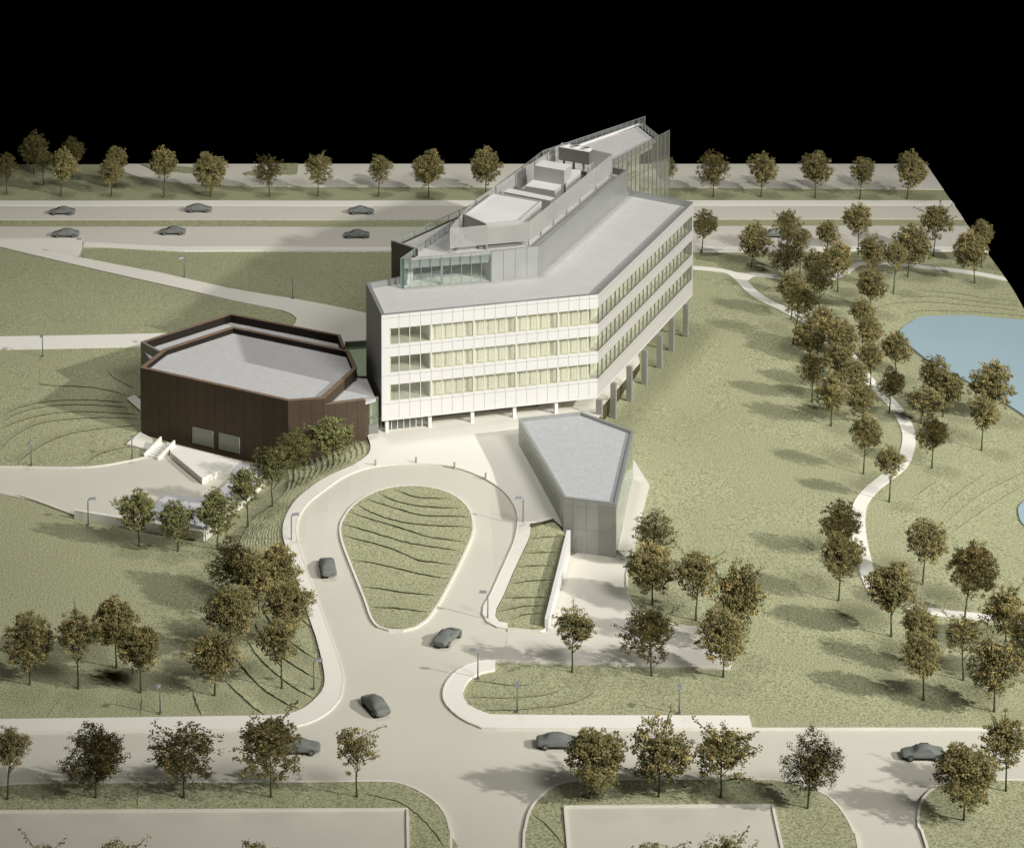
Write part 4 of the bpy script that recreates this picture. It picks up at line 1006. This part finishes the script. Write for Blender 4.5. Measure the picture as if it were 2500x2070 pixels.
# ================================================================== CARS
def make_car(kind=0):
    r = empty('parked_car', (0, 0, 0))
    # x, halfwidth low, belt z, roof z, roof halfwidth
    if kind == 0: S = [(-2.25,.70,.62,.66,.60),(-2.18,.84,.78,.86,.70),(-1.7,.90,.84,.93,.76),(-1.25,.92,.88,1.02,.72),(-.75,.92,.90,1.36,.62),(-.3,.92,.90,1.43,.62),(.25,.92,.89,1.40,.62),(.65,.92,.87,1.16,.68),(1.0,.91,.83,.92,.76),(1.6,.88,.76,.84,.74),(2.1,.82,.66,.72,.66),(2.25,.68,.52,.56,.58)]
    else: S = [(-2.3,.72,.66,.72,.60),(-2.22,.86,.84,.92,.72),(-1.6,.92,.88,1.0,.76),(-1.3,.93,.90,1.20,.70),(-1.0,.93,.92,1.42,.64),(-.3,.93,.92,1.50,.64),(.35,.93,.91,1.47,.64),(.8,.93,.89,1.22,.68),(1.15,.92,.86,.97,.78),(1.7,.90,.80,.88,.76),(2.15,.84,.70,.76,.68),(2.3,.70,.54,.58,.60)]
    m = MB(); n = 8; vs_ = []
    for x_, w, zb_, zr, wr in S:
        vs_ += [(x_, -w*.9, .22), (x_, -w, .42), (x_, -w, zb_*.92), (x_, -wr, zr), (x_, wr, zr), (x_, w, zb_*.92), (x_, w, .42), (x_, w*.9, .22)]
    fs = [tuple(range(n))]
    fs = [(0,1,2,3,4,5,6,7)]
    for i in range(len(S)-1):
        for k in range(n): fs.append((i*n+k, (i+1)*n+k, (i+1)*n+(k+1) % n, i*n+(k+1) % n))
    fs.append(tuple(reversed([(len(S)-1)*n+k for k in range(n)])))
    m.add(vs_, fs); b = m.build('body', M['carpaint'], r, smooth=True, world=False)
    sub = b.modifiers.new('s', 'SUBSURF'); sub.levels = 2; sub.render_levels = 2
    # glazing, slightly darker cast panes set in the cabin sides and ends
    for s_ in (-1, 1):
        g = MB(); y0, y1 = .845*s_, .70*s_
        g.add([(-1.0, y0, .93), (.55, y0, .93), (.12, y1, 1.27), (-.62, y1, 1.27)], [(0, 1, 2, 3) if s_ < 0 else (3, 2, 1, 0)]); g.build('side_window', M['carwin'], r, world=False)
    g = MB(); g.add([(.98, -.6, .96), (.98, .6, .96), (.52, .5, 1.28), (.52, -.5, 1.28)], [(0, 1, 2, 3)]); g.build('windscreen', M['carwin'], r, world=False)
    for x_ in (-1.38, 1.38):
        for s_ in (-1, 1):
            w = MB(); w.tube([(x_, s_*.93, .33), (x_, s_*.70, .33)], .33, 18); wo = w.build('wheel', M['tyre'], r, world=False)
            w = MB(); w.tube([(x_, s_*.945, .33), (x_, s_*.90, .33)], .19, 12); w.build('rim', M['carpaint'], wo, world=False)
    return r
cars = [ # u, v of the middle, heading, kind, label
 (128,438,180,0,'grey car on the far carriageway, leftmost of three, near tree shade'),
 (408,433,0,1,'grey car in the middle of three on the far carriageway'),
 (741,437,0,0,'grey car on the far carriageway just left of the office building'),
 (135,484,180,1,'grey car on the nearer far carriageway close to the walk junction'),
 (354,479,180,0,'grey car on the nearer far carriageway between two others'),
 (731,486,180,0,'grey car on the nearer far carriageway in front of building shadow'),
 (1585,485,180,0,'grey car half hidden behind a tree right of the office building'),
 (672,1169,97,1,'grey car driving on the left arm of the drive loop'),
 (918,1313,62,0,'grey car just below the grass loop island, pointing up right'),
 (770,1453,115,1,'grey car pointing diagonally at the mouth of the drive'),
 (612,1540,0,1,'grey car half hidden behind the fourth front tree'),
 (1145,1529,0,1,'grey car on the front road beside a round roadside tree'),
 (1892,1552,180,0,'grey car alone at the right end of the front road')]
cp = {}
for i, (u, v, hd, kd, lb_) in enumerate(cars):
    if kd not in cp: cp[kd] = o = make_car(kd)
    else: o = copy_tree(cp[kd])
    o.location = P(u, v, .16); o.rotation_euler = (0, 0, R(hd)); 
    if i < 7: o.scale = (.98, .98, .98)
    o.name = 'parked_car'; tag(o, lb_, 'car', 'grey model cars on the roads')

# ================================================================== TREES
def leafmesh(seed, dens=1.0, green=False, lobes=7, shape=1.0, stray=0):
    """crown in a unit box: width 1, height 1, base at z 0"""
    r = random.Random(seed); m = MB()
    lb_ = []
    for k in range(lobes):
        th = r.uniform(0, 6.283); ph = r.uniform(-.6, 1.2); rr = r.uniform(.12, .27)
        lb_.append((Vector((math.cos(th)*math.cos(ph)*rr, math.sin(th)*math.cos(ph)*rr, .50+math.sin(ph)*rr*1.05)), r.uniform(.15, .27)))
    lb_ += [(Vector((0, 0, .5)), .36)]*(5 if stray < 4 else 1); lb_.append((Vector((r.uniform(-.06, .06), r.uniform(-.06, .06), .76)), .2))
    lb_.append((Vector((r.uniform(-.08, .08), r.uniform(-.08, .08), .26)), .22))
    cl = int(440*dens); pal = [0]*9+[1]*9+[2]*2
    for k in range(cl):
        c, rad = r.choice(lb_)
        d = Vector((r.gauss(0, 1), r.gauss(0, 1), r.gauss(0, 1))).normalized(); p = c+d*rad*(r.random()**.33)*r.uniform(.92, 1.12)
        if p.z < 0: p.z = abs(p.z)*.5
        mi = r.choice(pal); cr = r.uniform(.016, .030)
        for j in range(24):
            q_ = p+Vector((r.gauss(0, 1), r.gauss(0, 1), r.gauss(0, .8)))*cr
            a_ = Vector((r.gauss(0, 1), r.gauss(0, 1), r.gauss(0, 1))).normalized(); b_ = a_.orthogonal().normalized(); s_ = r.uniform(.008, .0155)
            m.add([q_-a_*s_-b_*s_*.5, q_+a_*s_*.3-b_*s_, q_+a_*s_+b_*s_*.4, q_-a_*s_*.2+b_*s_], [(0, 1, 2, 3)], mi)
    for k in range(stray):
        th = r.uniform(0, 6.283); h = r.uniform(.25, 1.02); e_ = Vector((math.cos(th)*r.uniform(.36, .54), math.sin(th)*r.uniform(.36, .54), h)); s0_ = Vector((0, 0, max(.1, h-.3)))
        m.tube([s0_, s0_.lerp(e_, .6)+Vector((0, 0, .02)), e_], [.008, .006, .003], 4, 3, False)
        for j in range(26):
            t_ = r.uniform(.5, 1.05); q_ = s0_.lerp(e_, t_)+Vector((r.gauss(0, 1), r.gauss(0, 1), r.gauss(0, 1)))*.02
            a_ = Vector((r.gauss(0, 1), r.gauss(0, 1), r.gauss(0, 1))).normalized(); b_ = a_.orthogonal().normalized(); s_ = r.uniform(.010, .02)
            m.add([q_-a_*s_, q_-b_*s_, q_+a_*s_, q_+b_*s_], [(0, 1, 2, 3)], r.choice(pal))
    V = np.array(m.v); lo, hi = np.percentile(V, 2.5, axis=0), np.percentile(V, 97.5, axis=0); wv = ((hi-lo)[0]+(hi-lo)[1])/2
    V[:, 0] = (V[:, 0]-(lo[0]+hi[0])/2)/wv; V[:, 1] = (V[:, 1]-(lo[1]+hi[1])/2)/wv; V[:, 2] = (V[:, 2]-lo[2])/(hi-lo)[2]
    m.v = [tuple(q_) for q_ in V]
    return m
def trunkmesh(seed):
    r = random.Random(seed); m = MB()
    b = [Vector((0, 0, 0))]; 
    for k in range(1, 6): b.append(Vector((r.uniform(-.02, .02)*k*.5, r.uniform(-.02, .02)*k*.5, k*.15)))
    m.tube(b, [.030, .020, .017, .014, .010, .006], 7)
    for k in range(6):
        z0 = .30+.07*k; s = Vector(b[2])*(1)+Vector((0, 0, 0)); s = Vector((b[3].x*z0/.45, b[3].y*z0/.45, z0)); th = r.uniform(0, 6.283)+k*2.4; l = r.uniform(.16, .30)
        m.tube([s, s+Vector((math.cos(th)*l*.5, math.sin(th)*l*.5, l*.35)), s+Vector((math.cos(th)*l, math.sin(th)*l, l*.9))], [.011, .008, .003], 5, 0, False)
    # root flare
    m.tube([(0, 0, -.02), (0, 0, .02)], [.042, .028], 7)
    return m
TV = []
specs = [(1,1.15,False,8,0),(2,1.05,False,9,2),(3,1.0,False,7,1),(4,1.3,False,5,0),(5,.8,False,9,6),(6,.62,False,8,9),(7,.8,True,8,2),(8,.9,True,7,1),(9,.75,False,8,5),(10,1.05,False,10,1),(11,.45,False,9,9)]
def make_var(sp_):
    sd_, de, gr_, lo_, st_ = sp_
    r = empty('tree', (0, 0, 0))
    l_ = [M['leafg'], M['leaf1'], M['leaf2'], M['trunk']] if gr_ else [M['leaf1'], M['leaf2'], M['leaf3'], M['trunk']]
    leafmesh(sd_*11, de, gr_, lo_, stray=st_).build('crown', l_, r, world=False)
    trunkmesh(sd_*5).build('trunk', M['trunk'], r, world=False)
    return r
used = {}
G_far = 'trees in the row along the far edge'; G_park = 'trees along the park path and pond'; G_front = 'trees along the front verge'; G_left = 'trees on the front left lawn'
G_bank = 'young trees round the service court'; G_fc = 'trees around the forecourt'
TR = [ # base u, v, top v, crown width, crown centre u, variant, side, group, label
 (13.7,396,318.6,45,12,1,G_far,'far row tree cut by the left edge of the picture'),
 (70,354.6,278,54,72,0,G_far,'tallest tree at the far left corner, set behind the row'),
 (89,377,306,38,90,2,G_far,'small narrow tree just below the tall far left corner tree'),
 (125,400,311,56,132,9,G_far,'wide far row tree overlapping a tree behind it at the left'),
 (150,366,287,44,150,3,G_far,'tree half hidden behind the wide far left row tree'),
 (228.6,400,330,44,230,2,G_far,'thin far row tree standing before another, left of the far pavement'),
 (237.6,380,304,43,240,1,G_far,'tree behind the thin far row tree, where the far pavement begins'),
 (336,402.5,308,50,338,0,G_far,'tall oval far row tree left of the first far grass island'),
 (432,401,320,62,430,3,G_far,'broad round far row tree between the two far grass islands'),
 (552.6,400,324,53,550,9,G_far,'far row tree in front of the second far grass island'),
 (652,400,321,54,652,4,G_far,'sparse far row tree with a forked trunk, right of the second far grass island'),
 (776,400,323,46,779,2,G_far,'small round far row tree above the car left of the office building'),
 (879.6,401,316,60,879,3,G_far,'dense far row tree second to the left of the office roof'),
 (996.6,398,311,60,996,0,G_far,'far row tree whose foot is hidden by the office roof'),
 (1366,400,325,44,1364,2,G_far,'far tree peeking out from behind the rear glass fin'),
 (1462.8,401.5,317,60,1462,0,G_far,'first full far row tree right of the office building'),
 (1560.7,401.5,320,55,1565,9,G_far,'second far row tree right of the office building'),
 (1672,403,315,58,1673,3,G_far,'third far row tree right of the office building, square crowned'),
 (1763.4,406,326,48,1768,2,G_far,'smallest far row tree near the right corner of the board'),
 (1860.6,405,317,64,1868,9,G_far,'last far row tree with curved trunk at the right corner of the board'),
 (1439,518,434,50,1446,1,G_park,'tree touching the rear right corner of the office building'),
 (1541,548,463,62,1547,0,G_park,'tree in front of the half hidden car on the far road'),
 (1614,524,436,52,1614,9,G_park,'tree rising over the far road right of the half hidden car'),
 (1640,562,468,42,1640,2,G_park,'small crown squeezed behind two trees just right of the half hidden car'),
 (1608,572,493,64,1612,3,G_park,'broad tree beside the upper path fork'),
 (1697,548,455,44,1697,3,G_park,'narrow upright tree against the far road between two taller ones'),
 (1760,522,423,53,1757,0,G_park,'tall tree on the far road verge with bent trunk'),
 (1790,562,488,54,1791,2,G_park,'small tree standing where the upper path crests'),
 (1914.6,524,425,62,1920,4,G_park,'loose crowned tree at far road verge near right edge of board'),
 (1861.7,567,464,74,1868,1,G_park,'large crown over the upper path, behind a small long trunked tree'),
 (1832,601,500,44,1836,2,G_park,'small crowned tree with long bare trunk below the upper path'),
 (2012,547,455,46,2014,1,G_park,'rearmost tree at the right board edge'),
 (1999,580,482,64,1988,0,G_park,'dark tree by the right board edge below the upper path'),
 (1718,597.6,502,57,1715,0,G_park,'round tree standing in the fork of the two paths'),
 (1670,618,515,50,1670,9,G_park,'tree overlapping the left side of the fork tree'),
 (1680,640,545,54,1680,1,G_park,'tree directly in front of the fork cluster, above the bend'),
 (1784,642,554,57,1787,3,G_park,'tree standing between the fork cluster and the pond head'),
 (1622,655,561,60,1628,2,G_park,'tree at the left end of the path cluster, where the path disappears'),
 (1626,705,592,62,1646,4,G_park,'tree with long leaning trunk at the left of the cluster, above the lawn shadows'),
 (1769,700,615,47,1768,2,G_park,'slender tree on the pond side of the cluster, upper one'),
 (1783,742,648,55,1781,9,G_park,'tree on the pond side just below the slender one'),
 (1676,725,634,70,1686,1,G_park,'very wide tree in the middle of the path cluster'),
 (1661,734,662,58,1660,3,G_park,'tree on the lawn side in front of the very wide one'),
 (1725,756,662,60,1726,0,G_park,'tree in the heart of the cluster with a dense round crown'),
 (1837,775,684,56,1837,3,G_park,'tree nearest the left tip of the pond'),
 (1785,794,704,52,1783,9,G_park,'tree left of the pond tip tree beside the hidden path'),
 (1718,802,706,58,1718,2,G_park,'crown behind the two foremost trees of the cluster'),
 (1665.5,823.7,727,57,1666,0,G_park,'leftmost foreground tree of the cluster with straight bare trunk'),
 (1751,832,738,56,1751,1,G_park,'tree where the path comes out of the cluster'),
 (1823.5,846,759,52,1828,3,G_park,'tree on the right side of the path just below the cluster'),
 (1704,873,770,70,1707,9,G_park,'big dark tree at the lower end of the cluster'),
 (1770,866,790,60,1767,4,G_park,'loose olive tree at the lower right end of the cluster'),
 (1770.6,971,857,60,1774,0,G_park,'round tree alone left of the path, throwing an oval shadow on the lawn'),
 (1920,840,734,64,1916,1,G_park,'upper one of two overlapping trees on the pond bank'),
 (1933,854,767,58,1946,2,G_park,'lower one of two overlapping trees on the pond bank'),
 (1888,868,796,72,1898,9,G_park,'wide tree below the pond bank pair, right of the path'),
 (1911,959,858,60,1911,3,G_park,'round tree right of the outward bend of the path'),
 (2031,860,750,82,2032,0,G_park,'large tree standing against the blue pond'),
 (2012.5,923,817,60,2017,9,G_park,'tree directly in front of the large pond tree'),
 (1823.5,1028.5,918,54,1823,2,G_park,'small crown tree overlapping the path at its inner bend'),
 (1721,1142,1033,78,1724,1,G_park,'upper one of two stacked trees left of the lower path'),
 (1719.5,1231,1100,78,1726,3,G_park,'lower one of two stacked trees left of the lower path'),
 (1892,1197,1068,80,1900,1,G_park,'tree standing free on the slope right of the lower path'),
 (1978,1269,1120,94,1995,0,G_park,'big dense tree behind the lower path near the right edge'),
 (1828,1304,1162,92,1828,3,G_park,'broad tree hiding the corner where the lower path turns right'),
 (1340,1165,1051,80,1342,1,G_fc,'tree touching the right pad of the pavilion'),
 (1338,1238,1124,86,1331,0,G_fc,'tree on the grass nose where the forecourt curves'),
 (1427.5,1271,1136,90,1428,4,G_fc,'sparse tree right of the forecourt curve with visible limbs'),
 (1517,1341,1160,88,1513,9,G_fc,'tall golden tree behind the end of the forecourt'),
 (1483.5,1387.5,1250,102,1481,1,G_fc,'spreading tree at the tip corner of the forecourt'),
 (1173,1377,1250,75,1180,5,G_fc,'small open tree between forecourt and drive'),
 (1336.5,1384.5,1252,104,1325,4,G_fc,'wide tree with forked limbs at the middle of the forecourt edge'),
 (1888,1368,1246,76,1884,9,G_park,'golden crown right below the turning of the lower path'),
 (1894,1434.6,1300,82,1888,1,G_park,'tree in front of the golden crown, trunk bare at the foot'),
 (1975.5,1393.5,1264,68,1971,5,G_park,'slim tree with thin forked branches below the lower path'),
 (2061.6,1332,1212,88,2060,9,G_park,'tree over the end of the lower path at the right edge'),
 (2039,1458,1316,104,2040,0,G_park,'largest tree in the lower right group, nearest the front road'),
 (2108,1400,1270,82,2106,3,G_park,'tree cut by the right edge above the largest lower right tree'),
 (15,1639.5,1496,72,22,2,G_front,'front verge tree cut by the left edge'),
 (196.5,1636.5,1498,116,195,3,G_front,'dense ball shaped front verge tree, second from left'),
 (377,1636.5,1494,122,378,5,G_front,'airy front verge tree with gaps, third from left'),
 (556,1635,1476,128,549,4,G_front,'pointed front verge tree that hides part of a car'),
 (732,1635,1493,84,732,10,G_front,'thin leaning front verge tree near the left verge corner'),
 (1208,1638,1500,110,1222,3,G_front,'round front verge tree beside the grey car, right of the junction'),
 (1350.6,1635,1480,126,1362,8,G_front,'ragged wide front verge tree with hanging twigs'),
 (1478.4,1636.5,1490,108,1482,5,G_front,'open crowned front verge tree right of the ragged wide one'),
 (1656,1658,1509,116,1665,3,G_front,'heavy dark front verge tree at the curved verge corner'),
 (1976.4,1683,1532,114,1977,3,G_front,'round front tree on the lower right verge'),
 (2063,1623,1478,94,2061,4,G_front,'front tree near the right edge behind the round one'),
 (61,1402.5,1264,100,64,1,G_left,'leftmost tree of the group of four on the front left lawn'),
 (160.5,1411.5,1259,84,163,9,G_left,'golden tree second from left on the front left lawn'),
 (239,1368,1236,86,237,0,G_left,'rear tree of the group of four on the front left lawn'),
 (288.6,1419,1288,84,284,2,G_left,'right hand tree of the group of four, beside the street lamp'),
 (440.4,1425,1300,92,438,9,G_left,'golden tree lowest in the cluster left of the drive'),
 (578.4,1410,1275,82,570,4,G_left,'small tree among curved steps close to the left pavement'),
 (470,1352,1206,94,475,1,G_left,'tall tree in the left cluster just above the golden one'),
 (475,1222,1113,88,474,3,G_left,'topmost tree of the cluster left of the drive'),
 (532,1262,1140,92,524,9,G_left,'middle tree of the cluster left of the drive'),
 (566,1248,1126,86,568,0,G_left,'right upper tree of the left cluster beside the pavement'),
 (592,1328,1190,92,592,2,G_left,'tree of the left cluster leaning over the white pavement'),
 (286,1119.6,1010,74,281,7,G_bank,'first of three trees in front of the court parapet wall'),
 (365.4,1128.6,1028,76,362,6,G_bank,'middle of three trees in front of the court parapet wall'),
 (446.4,1126,1013,80,445,7,G_bank,'tree at the corner of the court parapet wall'),
 (508.7,1080,967,66,504,6,G_bank,'lowest tree on the stepped bank'),
 (559,1038.6,923,70,554,7,G_bank,'second tree up the stepped bank below the hall corner'),
 (602,986,886,70,604,6,G_bank,'tree on the stepped bank in front of the hall corner'),
 (684,952,859,84,682,6,G_bank,'greenest round tree at the top of the stepped bank'),
 (85,1885,1731,100,85,10,G_front,'tree top showing at the bottom edge, leftmost'),
 (245,1890,1737,110,245,5,G_front,'tree top just showing at the bottom edge, second from left'),
 (530,1888,1734,120,530,10,G_front,'tree top at the bottom edge below the pointed verge tree'),
 (1352,1888,1729,96,1345,10,G_front,'tree top at the bottom edge inside the middle parking lot, left one'),
 (1478,1886,1718,130,1480,5,G_front,'tree top at the bottom edge inside the middle parking lot, right one'),
]
rt = random.Random(5)
for i, (u, v, vt, wd_, uc, var, grp, lb_) in enumerate(TR):
    p = P(u, v, .2 if v > 1590 or v < 420 else .02)
    if v > 1800: p = Vector((*PZ(u, v, .3), .3))
    # height: solve for the top row
    h = 6.0
    for k in range(12):
        _, vv = project(p.x, p.y, p.z+h); _, v0_ = project(p.x, p.y, p.z)
        h *= (v0_-vt)/(v0_-vv)
    u1, _ = project(p.x+1, p.y, p.z+h*.6); u0_, _ = project(p.x, p.y, p.z+h*.6); w = wd_*.92/(u1-u0_)
    if var not in used: used[var] = o = make_var(specs[var]); 
    else: o = copy_tree(used[var])
    cr = [c for c in o.children if c.name.startswith('crown')][0]; tk = [c for c in o.children if c.name.startswith('trunk')][0]
    o.location = p; o.rotation_euler = (0, 0, 0)
    ang_ = rt.uniform(0, 6.283)
    S_ = min(.72*h, w*1.04)/2; tE = (H-p.z)/p.y; cz = math.sqrt(max(S_*S_-(w*.46*tE)**2, (.5*S_)**2)); chh = 2*cz; ztop = h-S_+cz
    if lb_.startswith('tall golden'): chh = h*.60; ztop = h-.3
    dx = (uc-u)/(u1-u0_)
    cr.scale = (w*.93, w*.93, chh); cr.rotation_euler = (0, 0, ang_); cr.location = (dx*.9, 0, ztop-chh)
    tk.scale = (4.6, 4.6, h*1.05); tk.rotation_euler = (0, 0, ang_)
    if abs(dx) > .15: tk.rotation_euler = (0, math.atan2(dx*.8, h), 0)
    o.name = 'tree'; tag(o, lb_, 'tree', grp)
